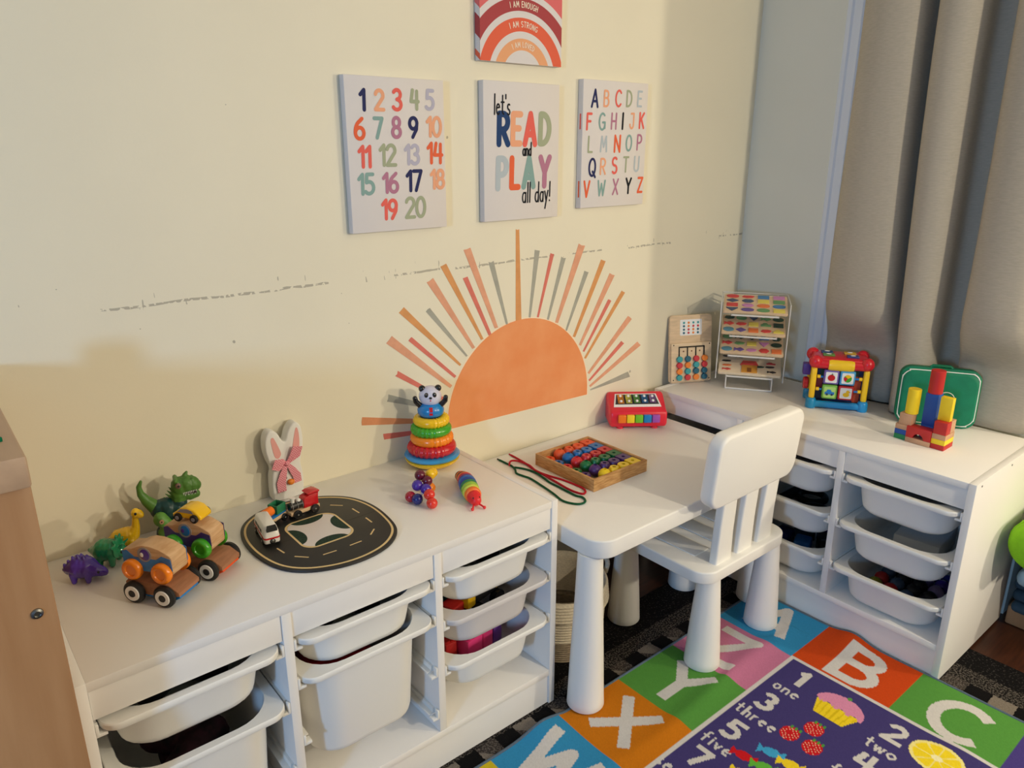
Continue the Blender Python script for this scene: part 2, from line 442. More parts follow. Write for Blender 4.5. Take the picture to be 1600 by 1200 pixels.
for a in ((-4.0, -2.45, FZ, 2.5), (-1.83, 0, FZ, 2.5), (-2.45, -1.83, FZ, 1.03), (-2.45, -1.83, 1.78, 2.5)):
    g.bb(-2.7, -2.6, a[0], a[1], a[2], a[3])
struct(g.done('wall_left', M_roomwall, None, 0))
g = G()
for a in ((-2.45, -2.41, 1.03, 1.78), (-1.87, -1.83, 1.03, 1.78), (-2.41, -1.87, 1.03, 1.07), (-2.41, -1.87, 1.74, 1.78)):
    g.bb(-2.68, -2.62, a[0], a[1], a[2], a[3])
struct(g.done('window_2', M_trim, None, 0))
struct(G().bb(-2.6, -.81, -.014, 0, FZ, .09).done('baseboard_back', M_trim, None, 0))
# casing of the curtained window and the window behind the curtain
prof = [(0, 0), (.0, .078), (.010, .078), (.013, .070), (.013, .052), (.017, .047), (.017, .022), (.021, .016), (.021, .004), (.017, 0)]
g = G(); g.prism([(2.29-a, -.302-b) for a, b in prof], 1.75, T(0, 0, .58), m=0)
struct(g.done('trim_1', M_trim, None, 20))
g = G()
for a in ((-.42, -.38, .66, 2.3), (-1.0, -.96, .66, 2.3), (-.96, -.42, .66, .7), (-.96, -.42, 2.26, 2.3)): g.bb(2.284, 2.29, a[0], a[1], a[2], a[3])
win = struct(g.done('window_1', M_trim, None, 0))
gp = G().bb(2.2865, 2.2895, -.96, -.42, .7, 2.26).done('window_pane', mat('night_glass', (16, 20, 26), .08), win, 0)

# curtain: one heavy panel gathered in deep folds, hem tucked behind the cabinet
CP = [(-.372, 2.272), (-.388, 2.205), (-.42, 2.168), (-.48, 2.150), (-.54, 2.158), (-.566, 2.19), (-.573, 2.272), (-.597, 2.276), (-.603, 2.19), (-.626, 2.158), (-.665, 2.148), (-.70, 2.162), (-.722, 2.20),
      (-.729, 2.272), (-.786, 2.276), (-.793, 2.19), (-.825, 2.152), (-.88, 2.140), (-.935, 2.150), (-.972, 2.18), (-.988, 2.225), (-1.0, 2.262), (-1.006, 2.274)]
prof = catmull([(x, y, 0) for y, x in CP], 7)
t = bmesh.new(); rows = []
zs = [.566, .60, .66, .72, .735, .75, .775, .80, .83, .87, .94, 1.0, 1.1, 1.3, 1.55, 1.8, 2.05, 2.3]
for z in zs:
    k = min(1, max(0, (z-.72)/.15)); k = k*k*(3-2*k)
    row = []
    for p in prof:
        fl = float(np.interp(p.y, [-1.0, -.85, -.78, -.73, -.605, -.588, -.38], [.26, .26, .42, .92, .92, .38, .38]))
        x = 2.272+(p.x-2.272)*(fl+(1-fl)*k); y = p.y - .036*(1.71-z)*math.exp(-((p.y+.565)/.075)**2) - .010*(1.71-z)*math.exp(-((p.y+.70)/.05)**2) + .003*math.sin(z*5+p.y*9)
        row.append(t.verts.new((x, y, z)))
    rows.append(row)
for a, b in zip(rows, rows[1:]):
    for k in range(len(a)-1): t.faces.new((a[k], a[k+1], b[k+1], b[k]))
g = G(); g._add(t, 0); cur = g.done('curtain', M_cur, None, 180)
sm = cur.modifiers.new('t', 'SOLIDIFY'); sm.thickness = .003
tag(cur, 'heavy taupe curtain hanging in deep folds over the window at the right', 'curtain')
rod = thing('curtain_rod', 'dark metal rod the taupe curtain hangs from', 'curtain rod', (2.235, -.68, 2.315))
G().cyl((0, -.36, 0), (0, .36, 0), .011).done('pole', mat('bronze', (60, 50, 42), .4, metal=1), rod)
G().sph((0, .37, 0), .02).done('finial', MATS['bronze'], rod); G().bb(-.01, .055, .28, .30, -.01, .01).done('bracket', MATS['bronze'], rod)

# ================================================================== WALL CANVASES
INK = {'n': (44, 48, 92), 'd': (36, 66, 112), 'p': (238, 170, 132), 'c': (232, 104, 92), 's': (166, 172, 142), 'l': (184, 180, 196), 'o': (232, 104, 66), 't': (136, 168, 162),
       'm': (182, 122, 146), 'k': (22, 22, 28), 'w': (182, 192, 198)}
IK = list(INK); M_ink = [mat('ink_'+k, INK[k], .7, .2) for k in IK]
M_canvas = mat('pale_canvas', (224, 217, 212), .8, .2, bump=.10, bscale=900)
def canvas(name, label, x0, x1, z0, z1):
    t = thing(name, label, 'wall canvas', ((x0+x1)/2, 0, z0), 0, 'canvas prints above the sun decal')
    return t, (x0+x1)/2, z0
def lettering(t, cx, z0, items, stretch, wt):
    g = G()
    for s, x, z, h, c in items:
        st, W = layout(s)
        hh = h if s not in ("let's", 'all day!', 'and') else h
        base = z-h/2
        desc = 0
        if 'y' in s: base += h*.26; hh = h*.74
        kx = stretch(s)
        put_strokes(g, [[(px*kx*hh, py*hh) for px, py in q] for q in st], lambda u, v, x=x, b=base: (x-cx+u+.03*v, -.0206, b-z0+v), wt(s, h), IK.index(c))
    return g
BODY = lambda t, w, h: G().bb(-w/2, w/2, -.0200, -.0006, 0, h, .0015, 0).done('canvas_block', M_canvas, t)
NUM = [('1',.773,1.43,.041,'n'),('2',.815,1.431,.04,'p'),('3',.861,1.433,.042,'c'),('4',.907,1.435,.04,'s'),('5',.949,1.436,.04,'l'),('6',.762,1.37,.042,'o'),('7',.809,1.372,.041,'t'),('8',.856,1.374,.042,'m'),('9',.901,1.375,.043,'n'),('10',.958,1.377,.041,'p'),('11',.771,1.311,.043,'c'),('12',.83,1.314,.043,'s'),('13',.895,1.315,.041,'l'),('14',.959,1.318,.044,'o'),('15',.771,1.252,.042,'t'),('16',.834,1.253,.041,'m'),('17',.898,1.256,.044,'n'),('18',.964,1.258,.041,'p'),('19',.828,1.194,.042,'c'),('20',.899,1.195,.044,'s')]
MID = [("let's",1.165,1.433,.047,'k'),('R',1.169,1.375,.072,'d'),('E',1.212,1.376,.071,'p'),('A',1.258,1.376,.074,'c'),('D',1.309,1.377,.072,'s'),('and',1.248,1.327,.032,'k'),('P',1.164,1.267,.073,'w'),('L',1.207,1.268,.072,'o'),('A',1.254,1.268,.072,'t'),('Y',1.31,1.269,.073,'m'),('all day!',1.282,1.208,.069,'k')]
ABC = [('A',1.494,1.46,.044,'n'),('B',1.54,1.461,.04,'p'),('C',1.588,1.463,.042,'c'),('D',1.634,1.464,.041,'s'),('E',1.679,1.465,.04,'w'),('F',1.474,1.399,.041,'c'),('G',1.525,1.4,.043,'t'),('H',1.573,1.402,.041,'m'),('I',1.61,1.403,.042,'k'),('J',1.649,1.404,.04,'p'),('K',1.692,1.406,.041,'c'),('L',1.481,1.339,.041,'s'),('M',1.535,1.34,.04,'w'),('N',1.591,1.341,.044,'o'),('O',1.64,1.343,.042,'t'),('P',1.686,1.345,.041,'m'),('Q',1.491,1.277,.046,'n'),('R',1.535,1.279,.042,'p'),('S',1.583,1.281,.043,'c'),('T',1.631,1.283,.041,'s'),('U',1.678,1.284,.041,'w'),('V',1.471,1.218,.042,'o'),('W',1.531,1.219,.041,'t'),('X',1.59,1.221,.042,'m'),('Y',1.646,1.222,.042,'k'),('Z',1.698,1.223,.041,'o')]
t, cx, z0 = canvas('wall_canvas', 'white canvas print with coloured numbers 1 to 20', .731, .989, 1.144, 1.480)
BODY(t, .258, .336); lettering(t, cx, z0, NUM, lambda s: 1.0, lambda s, h: .0084).done('printed_numbers', M_ink, t, 0)
t, cx, z0 = canvas('wall_canvas', "white canvas print reading let's READ and PLAY all day!", 1.106, 1.361, 1.148, 1.488)
BODY(t, .255, .340)
lettering(t, cx, z0, MID, lambda s: .62 if len(s) > 1 else .78, lambda s, h: .0042 if len(s) > 1 else .0160).done('printed_words', M_ink, t, 0)
t, cx, z0 = canvas('wall_canvas', 'white canvas print with the coloured alphabet, nearest the window', 1.449, 1.715, 1.166, 1.508)
BODY(t, .266, .342)
g = lettering(t, cx, z0, ABC, lambda s: .88 if s not in 'MW' else .80, lambda s, h: .0070 if s in 'ANIQYVZFKS' else .0060)
g.done('printed_letters', M_ink, t, 0)
for zz, hh, k in ((1.399-z0, .041, 'c'), (1.218-z0, .045, 'o')):       # letters run over the canvas edge
    g = G(); g.flat([(-.1332, -.0140, zz-hh/2), (-.1332, -.0085, zz-hh/2), (-.1332, -.0085, zz+hh/2), (-.1332, -.0140, zz+hh/2)])
    g.done('printed_edge', M_ink[IK.index(k)], t, 0)
# rainbow canvas
t, cx, z0 = canvas('wall_canvas', 'rainbow canvas print with I AM ENOUGH, I AM STRONG, I AM LOVED', 1.098, 1.364, 1.531, 1.871)
BODY(t, .266, .340)
RB = [((222, 216, 214), 0, .066), ((234, 168, 122), .066, .093), ((222, 216, 214), .093, .109), ((228, 104, 76), .109, .140), ((222, 216, 214), .140, .155), ((172, 74, 76), .155, .184), ((222, 216, 214), .184, .199), ((222, 112, 112), .199, .42)]
M_rb = [mat('rainbow_%d' % i, c, .8, .2) for i, (c, a, b) in enumerate(RB)]
tb = bmesh.new(); cz = 1.496-z0; ccx = 1.232-cx
for i, (c, r0, r1) in enumerate(RB):
    N = 72
    pts = [[tb.verts.new((ccx+r*math.cos(math.pi*k/N), -.0205, cz+r*math.sin(math.pi*k/N))) for k in range(N+1)] for r in (r0, r1)]
    for k in range(N):
        q = (pts[0][k], pts[0][k+1], pts[1][k+1], pts[1][k]) if r0 > 0 else None
        f = tb.faces.new(q) if q else tb.faces.new((pts[0][k], pts[1][k+1], pts[1][k]))
        f.material_index = i
for co, no in (((-.133, 0, 0), (-1, 0, 0)), ((.133, 0, 0), (1, 0, 0)), ((0, 0, 0.0003), (0, 0, -1)), ((0, 0, .3397), (0, 0, 1))):
    bmesh.ops.bisect_plane(tb, geom=tb.verts[:]+tb.edges[:]+tb.faces[:], plane_co=co, plane_no=no, clear_outer=True)
me = bpy.data.meshes.new('printed_rainbow'); tb.to_mesh(me); tb.free()
for q in M_rb: me.materials.append(q)
o = bpy.data.objects.new('printed_rainbow', me); COL.objects.link(o); o.parent = t
# wrapped edge of the print on the left side of the block
g = G()
for i, (c, r0, r1) in enumerate(RB):
    d = .131
    if r1 <= d: continue
    za = cz+math.sqrt(max(0, r0*r0-d*d)); zb = cz+math.sqrt(r1*r1-d*d)
    za = max(za, 0.0003); zb = min(zb, .3397)
    if zb > za:
        s = .014
        g.flat([(-.1332, -.0202, za), (-.1332, -.001, min(za+s, .3397)), (-.1332, -.001, min(zb+s, .3397)), (-.1332, -.0202, zb)], None, i)
g.done('printed_edge', M_rb, t, 0)
for s, r, h in (('I AM ENOUGH', .1635, .0125), ('I AM STRONG', .119, .0125), ('I AM LOVED', .0735, .0115)):
    g = G(); st, W = layout(s, .3); sc = h*.88; total = W*sc
    def bend(u, v, r=r):
        a = math.pi/2 - u/(r+.006) - .02
        return (ccx+(r+v)*math.cos(a), -.0210, cz+(r+v)*math.sin(a))
    put_strokes(g, [[(px*sc, py*h) for px, py in q] for q in st], bend, .0019, 0)
    g.done('printed_words', mat('cream_ink', (244, 226, 206), .7, .2), t, 0)

# ================================================================== SUN DECAL
RAYS = [
((1.239,1.12),(1.227,1.121),(1.227,0.867),(1.248,0.864),'o'),((1.15,1.043),(1.133,1.041),(1.192,0.863),(1.199,0.864),'g'),((1.074,1.084),(1.052,1.08),(1.152,0.858),(1.164,0.859),'p'),
((1.063,1.01),(1.048,1.007),(1.131,0.841),(1.141,0.843),'r'),((0.997,1.05),(0.979,1.044),(1.105,0.833),(1.113,0.835),'o'),((0.956,1.018),(0.936,1.009),(1.075,0.813),(1.084,0.816),'p'),
((0.943,0.943),(0.931,0.935),(1.054,0.795),(1.059,0.797),'g'),((0.867,0.955),(0.852,0.943),(1.032,0.773),(1.037,0.777),'o'),((0.886,0.876),(0.876,0.868),(1.014,0.743),(1.02,0.748),'r'),
((0.829,0.888),(0.812,0.872),(0.999,0.718),(1.006,0.724),'p'),((0.841,0.796),(0.833,0.784),(0.978,0.686),(0.984,0.692),'r'),((0.811,0.74),(0.806,0.722),(0.976,0.659),(0.978,0.664),'g'),
((0.734,0.697),(0.732,0.676),(0.974,0.626),(0.974,0.634),'t'),((0.79,0.639),(0.792,0.623),(0.972,0.604),(0.972,0.612),'r'),((1.314,1.056),(1.296,1.06),(1.275,0.872),(1.282,0.87),'g'),
((1.369,1.042),(1.355,1.046),(1.306,0.868),(1.313,0.866),'r'),((1.415,1.027),(1.398,1.032),(1.345,0.856),(1.352,0.853),'g'),((1.492,1.056),(1.466,1.064),(1.377,0.842),(1.389,0.838),'p'),
((1.51,0.976),(1.493,0.982),(1.42,0.812),(1.426,0.809),'g'),((1.582,1.002),(1.562,1.009),(1.451,0.788),(1.461,0.784),'o'),((1.625,0.955),(1.602,0.964),(1.478,0.758),(1.487,0.753),'p'),
((1.614,0.876),(1.6,0.883),(1.495,0.735),(1.502,0.731),'r'),((1.676,0.895),(1.66,0.903),(1.502,0.712),(1.51,0.708),'o'),((1.714,0.804),(1.695,0.817),(1.519,0.661),(1.527,0.655),'p'),
((1.683,0.729),(1.669,0.739),(1.524,0.636),(1.53,0.631),'r'),((1.765,0.709),(1.747,0.724),(1.528,0.617),(1.534,0.611),'p'),((1.719,0.609),(1.708,0.629),(1.533,0.604),(1.535,0.6),'g')]
M_sun = mat('peach_watercolour', (238, 158, 104), .65, .25, noise=.2, nscale=9, col2=(232, 144, 88))
DC = {'o': mat('decal_ochre', (224, 158, 98), .65, .25, noise=.12, nscale=30), 'g': mat('decal_grey', (172, 170, 156), .65, .25, noise=.12, nscale=30), 'p': mat('decal_peach', (230, 166, 132), .65, .25, noise=.12, nscale=30),
      'r': mat('decal_rose', (222, 122, 106), .65, .25, noise=.12, nscale=30), 't': mat('decal_tan', (220, 148, 104), .65, .25, noise=.12, nscale=30)}
M_dedge = mat('decal_cream_edge', (244, 226, 196), .65, .25)
sd = thing('sun_decal', 'peach half sun wall decal with grey, ochre and rose rays', 'wall decal', (1.253, 0, .596))
arcp = [(-.2665, .006)] + [(.266*math.cos(math.radians(a)), .008+.266*math.sin(math.radians(a))) for a in range(176, 2, -4)] + [(.266, -.006)]
G().prism(arcp, .0006, T(0, -.0004, 0) @ FRONT).done('sun_disc', M_sun, sd, 0)
G().prism([(x*1.016, z*1.016 if z > .02 else z-.001) for x, z in arcp], .0003, T(0, -.0001, 0) @ FRONT).done('sun_border', M_dedge, sd, 0)
for *q, c in RAYS:
    jag = []
    q = [(a-1.253, b-.596) for a, b in q]
    ex, ez = (q[0][0]+q[1][0])/2, (q[0][1]+q[1][1])/2
    G().prism([q[0], (ex*1.0+random.uniform(-.002, .002), ez+random.uniform(-.003, .002)), q[1], q[2], q[3]], .0005, T(0, -.0002, 0) @ FRONT).done('ray', DC[c], sd, 0)

# ================================================================== RUGS
def plaid_mat():
    m = bpy.data.materials.new('checked_pile'); m.use_nodes = True; nt = m.node_tree; b = nt.nodes['Principled BSDF']
    b.inputs['Roughness'].default_value = .95; b.inputs['Specular IOR Level'].default_value = .1
    geo = nt.nodes.new('ShaderNodeNewGeometry')
    def noise(sc, d=3):
        n = nt.nodes.new('ShaderNodeTexNoise'); n.inputs['Scale'].default_value = sc; n.inputs['Detail'].default_value = d
        nt.links.new(geo.outputs['Position'], n.inputs['Vector']); return n
    n1 = noise(140); sx = nt.nodes.new('ShaderNodeSeparateXYZ'); nt.links.new(geo.outputs['Position'], sx.inputs[0])
    sn = nt.nodes.new('ShaderNodeSeparateColor'); nt.links.new(n1.outputs['Color'], sn.inputs[0])
    def par(sock, j, off):
        v = mathn(nt, 'ADD', mathn(nt, 'ADD', sock, off), mathn(nt, 'MULTIPLY', mathn(nt, 'SUBTRACT', j, .5), .010))
        return mathn(nt, 'GREATER_THAN', mathn(nt, 'FRACT', mathn(nt, 'DIVIDE', v, .112)), .5)
    px, py = par(sx.outputs[0], sn.outputs[0], 5.030), par(sx.outputs[1], sn.outputs[1], 5.058)
    flk = mathn(nt, 'GREATER_THAN', noise(210, 2).outputs['Fac'], .52)
    def mix(f, a, c):
        x = nt.nodes.new('ShaderNodeMix'); x.data_type = 'RGBA'; nt.links.new(f, x.inputs[0])
        for s, v in ((6, a), (7, c)):
            if isinstance(v, tuple): x.inputs[s].default_value = v
            else: nt.links.new(v, x.inputs[s])
        return x.outputs[2]
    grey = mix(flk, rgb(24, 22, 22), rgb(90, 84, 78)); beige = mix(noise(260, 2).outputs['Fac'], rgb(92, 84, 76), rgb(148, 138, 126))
    blk = rgb(15, 14, 15)
    alt = mathn(nt, 'GREATER_THAN', mathn(nt, 'FRACT', mathn(nt, 'DIVIDE', mathn(nt, 'ADD', mathn(nt, 'ADD', sx.outputs[0], sx.outputs[1]), 5.09), .224)), .5)
    side = mathn(nt, 'GREATER_THAN', sx.outputs[0], 1.81)
    pick = mathn(nt, 'ADD', mathn(nt, 'MULTIPLY', py, side), mathn(nt, 'MULTIPLY', px, mathn(nt, 'SUBTRACT', 1.0, side)))
    near = mix(alt, mix(flk, rgb(56, 51, 48), rgb(98, 90, 84)), beige)
    c = mix(pick, blk, near)
    wob = mathn(nt, 'MULTIPLY', mathn(nt, 'SUBTRACT', sn.outputs[2], .5), .016)
    yy = mathn(nt, 'ADD', sx.outputs[1], wob); xx = mathn(nt, 'ADD', sx.outputs[0], wob)
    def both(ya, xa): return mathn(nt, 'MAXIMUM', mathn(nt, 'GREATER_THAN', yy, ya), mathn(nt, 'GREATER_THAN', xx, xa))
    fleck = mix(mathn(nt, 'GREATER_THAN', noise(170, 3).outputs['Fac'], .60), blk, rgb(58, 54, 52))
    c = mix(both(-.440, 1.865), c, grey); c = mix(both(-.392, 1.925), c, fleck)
    nt.links.new(c, b.inputs['Base Color'])
    bp = nt.nodes.new('ShaderNodeBump'); bp.inputs['Strength'].default_value = .8; bp.inputs['Distance'].default_value = .004
    nt.links.new(noise(420).outputs['Fac'], bp.inputs['Height']); nt.links.new(bp.outputs[0], b.inputs['Normal'])
    return m
g = G(); g.prism([(.01, -2.6), (2.022, -2.6), (2.022, -.275), (.01, -.275)], .010, T(0, 0, FZ), bev=.003)
tag(g.done('checked_rug', plaid_mat(), None, 30), 'black, grey and beige checked rug lying on the floorboards under the furniture', 'rug')

# alphabet rug: woven pattern computed on its own surface coordinates (up = +x, right = -y)
RX0, RX1, RY0, RY1 = .42, 1.806, -1.60, -.490
def rug_z(X, Y):
    z = np.full_like(X, .006)
    z += .0095*np.exp(-((Y+.672+.015*np.sin(X*7))/.030)**2)*(.55+.45*np.sin(X*5.2+.9))*(X < 1.72)
    z += .016*np.exp(-((X-1.80)/.07)**2-((Y+.800)/.045)**2)
    z += .017*np.exp(-((X-.900)/.055)**2-((Y+.478)/.075)**2)
    z += .004*np.exp(-((X-1.60)/.03)**2-((Y+1.165)/.05)**2)
    for lx, ly in ((1.039, -.498), (1.761, -.498), (1.392, -.587), (1.670, -.587)):     # the cloth lies flat under the feet
        d = np.hypot(X-lx, Y-ly); k = np.clip((d-.052)/.03, 0, 1); k = k*k*(3-2*k); z = .006+(z-.006)*k
    return z
dx = .0027
nx, ny = int((RX1-RX0)/dx)+1, int((RY1-RY0)/dx)+1
xs = np.linspace(RX0, RX1, nx); ys = np.linspace(RY0, RY1, ny)
X, Y = np.meshgrid(xs, ys, indexing='ij')
L3 = lambda *c: np.array([lin(v/255) for v in c])
C = np.zeros((nx, ny, 3)); C[:] = L3(66, 58, 112)
def paint(mask, c): C[mask] = L3(*c)
XB = [1.807, 1.598, 1.388, 1.166, .953, .742, .53, .32]; YB = [-.480, -.728, -.990, -1.236, -1.484, -1.7]
BLUE, PINK, GREEN, ORANGE, RED, YELL, PURP = (52, 138, 184), (192, 116, 148), (84, 144, 62), (198, 116, 20), (198, 70, 22), (206, 182, 36), (72, 60, 126)
for i, c in enumerate((BLUE, PINK, GREEN, ORANGE, BLUE, YELL, PINK)): paint((X <= XB[i]) & (X > XB[i+1]) & (Y > YB[1]), c)
for i, c in ((1, RED), (2, GREEN), (3, PURP), (4, ORANGE)): paint((X > 1.598) & (Y <= YB[i]) & (Y > YB[i+1]), c)
LT = (206, 202, 198)
paint((X <= 1.604) & (X > 1.594) & (Y <= -.728), LT); paint((Y <= -.728) & (Y > -.739) & (X <= 1.604), LT)
def stroke_mask(strokes, cx, cy, h, sw, kx=1.0):
    """strokes drawn reading up = +x, right = -y; square ends"""
    M = np.zeros((nx, ny), bool); U = -(Y-cy); Vv = X-cx+h/2
    for st in strokes:
        st = [(a*kx*h, b*h) for a, b in st]
        for i, (a, b) in enumerate(zip(st, st[1:])):
            d = np.array(b)-np.array(a); L = np.hypot(*d)
            if L < 1e-9: continue
            d /= L; s = (U-a[0])*d[0]+(Vv-a[1])*d[1]; q = np.abs(-(U-a[0])*d[1]+(Vv-a[1])*d[0])
            ex = sw*.48 if min(abs(d[0]), abs(d[1])) < .05 else .0005
            e0, e1 = (ex if i == 0 else .0005), (ex if i == len(st)-2 else .0005)
            M |= (q < sw/2) & (s >= -e0) & (s <= L+e1)
        for p in st[1:-1]: M |= (U-p[0])**2+(Vv-p[1])**2 < (sw/2)**2
    return M
def write(s, cx, cy, h, sw, kx=1.0, gap=.16, c=LT):
    st, W = layout(s, gap); paint(stroke_mask(st, cx, cy, h, sw, kx), c)
for ch, x, y, kx in (('A', 1.712, -.612, 1.25), ('Z', 1.495, -.600, 1.25), ('Y', 1.285, -.607, 1.3), ('X', 1.070, -.607, 1.35), ('W', .855, -.60, 1.15), ('V', .645, -.60, 1.3),
                     ('B', 1.697, -.872, 1.25), ('C', 1.690, -1.118, 1.25)):
    write(ch, x, y, .141, .0295, kx*1.04)
for ch, x, y in (('1', 1.538, -.795), ('3', 1.393, -.786), ('5', 1.247, -.788), ('7', 1.112, -.788), ('9', .972, -.788), ('2', 1.53, -1.041), ('4', 1.391, -1.036)):
    write(ch, x, y, .058, .0145, 1.2)
for s, x, y in (('one', 1.472, -.795), ('three', 1.327, -.80), ('five', 1.182, -.79), ('seven', 1.046, -.785), ('two', 1.462, -1.040), ('four', 1.322, -1.036)):
    write(s, x, y, .037, .0056, 1.05, .26)
# cupcake, lemon, strawberries, sweets
def rel(cx, cy): return -(Y-cy), X-cx
u, v = rel(1.508, -.912)
paint((v > -.055) & (v < .0) & (np.abs(u) < .036+(v+.055)*.35), (236, 206, 40))
paint(((u/.060)**2+((v-.0)/.050)**2 < 1) & (v > -.004+.006*np.sin(u*190)), (214, 138, 172)); paint(((u-.004)/.006)**2+((v-.052)/.006)**2 < 1, (90, 150, 70))
paint((v > -.055) & (v < 0) & (np.abs(u) < .034+(v+.055)*.35) & (np.sin((u/(1+v*3))*420) > .72), (216, 184, 24))
u, v = rel(1.528, -1.135)
paint((u/.058)**2+(v/.050)**2 < 1, (238, 224, 140)); paint(((u/.050)**2+(v/.042)**2 < 1) & (np.abs(np.sin(np.arctan2(v, u)*4)) > .22), (238, 210, 40)); paint((u/.012)**2+(v/.009)**2 < 1, (240, 232, 180))
for cx, cy in ((1.340, -.880), (1.397, -.910), (1.340, -.937)):
    u, v = rel(cx, cy)
    paint(((u/.022)**2+(v/.026)**2 < 1) & (np.abs(u) < .020+v*.35+.006), (196, 26, 34))
    paint((((u/.020)**2+(v/.024)**2 < 1) & (np.abs(u) < .018+v*.35+.006)) & (np.sin(u*620)*np.sin(v*620) > .62), (240, 200, 170))
    paint((np.abs(v-.024) < .006) & (np.abs(u) < .016) & (np.sin(u*600) > -.3), (80, 150, 60))
for cx, cy, c, a in ((1.197, -.850, (196, 26, 34), .2), (1.254, -.885, (64, 160, 206), .3), (1.203, -.898, (96, 176, 60), .4), (1.255, -.933, (236, 206, 40), .3), (1.150, -.88, (236, 206, 40), .2), (1.12, -.93, (196, 26, 34), .3)):
    u, v = rel(cx, cy); u, v = u*math.cos(a)+v*math.sin(a), -u*math.sin(a)+v*math.cos(a)
    paint((u/.020)**2+(v/.014)**2 < 1, c); paint((np.abs(u) > .014) & (np.abs(u) < .031) & (np.abs(v) < (np.abs(u)-.012)*.8), c)
C *= (1+.10*(np.random.RandomState(3).rand(nx, ny, 1)-.5))
Z = rug_z(X, Y)
verts = np.stack([X, Y, Z], -1).reshape(-1, 3)
idx = np.arange(nx*ny).reshape(nx, ny)
quads = np.stack([idx[:-1, :-1], idx[1:, :-1], idx[1:, 1:], idx[:-1, 1:]], -1).reshape(-1, 4)
me = bpy.data.meshes.new('alphabet_rug')
me.vertices.add(len(verts)); me.vertices.foreach_set('co', verts.astype(np.float32).ravel())
me.loops.add(quads.size); me.loops.foreach_set('vertex_index', quads.astype(np.int32).ravel())
me.polygons.add(len(quads)); me.polygons.foreach_set('loop_start', np.arange(0, quads.size, 4, dtype=np.int32)); me.polygons.foreach_set('loop_total', np.full(len(quads), 4, np.int32))
me.update(calc_edges=True)
at = me.color_attributes.new('weave', 'FLOAT_COLOR', 'POINT'); at.data.foreach_set('color', np.concatenate([C.reshape(-1, 3), np.ones((nx*ny, 1))], 1).astype(np.float32).ravel())
me.polygons.foreach_set('use_smooth', [True]*len(me.polygons))
mr = bpy.data.materials.new('woven_rug'); mr.use_nodes = True; nt = mr.node_tree; b = nt.nodes['Principled BSDF']
b.inputs['Roughness'].default_value = .95; b.inputs['Specular IOR Level'].default_value = .1
va = nt.nodes.new('ShaderNodeVertexColor'); va.layer_name = 'weave'; nt.links.new(va.outputs[0], b.inputs['Base Color'])
n = nt.nodes.new('ShaderNodeTexNoise'); n.inputs['Scale'].default_value = 700; bp = nt.nodes.new('ShaderNodeBump'); bp.inputs['Strength'].default_value = .6; bp.inputs['Distance'].default_value = .002
geo = nt.nodes.new('ShaderNodeNewGeometry'); nt.links.new(geo.outputs['Position'], n.inputs['Vector']); nt.links.new(n.outputs['Fac'], bp.inputs['Height']); nt.links.new(bp.outputs[0], b.inputs['Normal'])
me.materials.append(mr)
rug = bpy.data.objects.new('alphabet_rug', me); COL.objects.link(rug)
tag(rug, 'bright alphabet and counting rug with lettered colour squares round a purple centre', 'rug')
edge = [(x, RY1+.001) for x in np.linspace(RX0, RX1, 120)] + [(RX1+.001, y) for y in np.linspace(RY1, RY0, 120)[1:]]
ee = [(x, y, float(rug_z(np.array([min(x, RX1)]), np.array([min(y, RY1)]))[0])-.0015) for x, y in edge]
G().tube(ee, .0042, 8).done('edge_binding', M_bind, rug, 60)

# ================================================================== STORAGE CABINETS AND BINS
W_, D_, H_, TH = .99, .436, .56, .018
CW = (W_-4*TH)/3
COLX = [TH+CW/2+i*(CW+TH) for i in range(3)]
def cabinet(label, loc, rz, rails):
    t = thing('storage_cabinet', label, 'storage cabinet', loc, rz, 'white bin cabinets')
    for x in (0, W_-TH): G().bb(x, x+TH, -D_, 0, 0, H_, .0012).done('side_panel', M_lam, t)
    G().bb(TH, W_-TH, -D_+.0008, 0, H_-TH, H_-.0005, .001).done('top_panel', M_lam, t)
    for i in (0, 1):
        x = TH+CW+i*(CW+TH); G().bb(x, x+TH, -D_+.001, -.006, .1, H_-TH, .001).done('divider', M_lam, t)
    for i in range(3):
        G().bb(COLX[i]-CW/2+.0006, COLX[i]+CW/2-.0006, -D_+.004, -D_+.020, .488, H_-TH, .001).done('top_rail', M_lam, t)
    G().bb(TH, W_-TH, -D_+.0008, -.006, .082, .1, .0012).done('bottom_shelf', M_lam, t)
    G().bb(TH, W_-TH, -D_+.006, -D_+.022, 0, .082).done('plinth', M_lam, t)
    G().bb(TH, W_-TH, -.006, 0, .0, H_-TH).done('back_panel', M_lam, t)
    pr = [(0, 0), (.0165, 0), (.0165, .0032), (.0058, .0032), (.0050, .014), (0, .014)]
    for i, zs_ in rails:
        for z in zs_:
            for sgn in (-1, 1):
                xw = COLX[i]+sgn*CW/2
                g = G(); g.prism([(-sgn*a, b) for a, b in pr], D_-.05, T(xw, -.03, z-.0195) @ FRONT, m=0)
                g.box((xw-sgn*.0085, -D_+.010, z-.0225), (.0165, .016, .006), .0012); g.box((xw-sgn*.0028, -D_+.006, z-.012), (.0050, .010, .022), .001)
                g.done('runner', M_pl, t, 30)
    return t
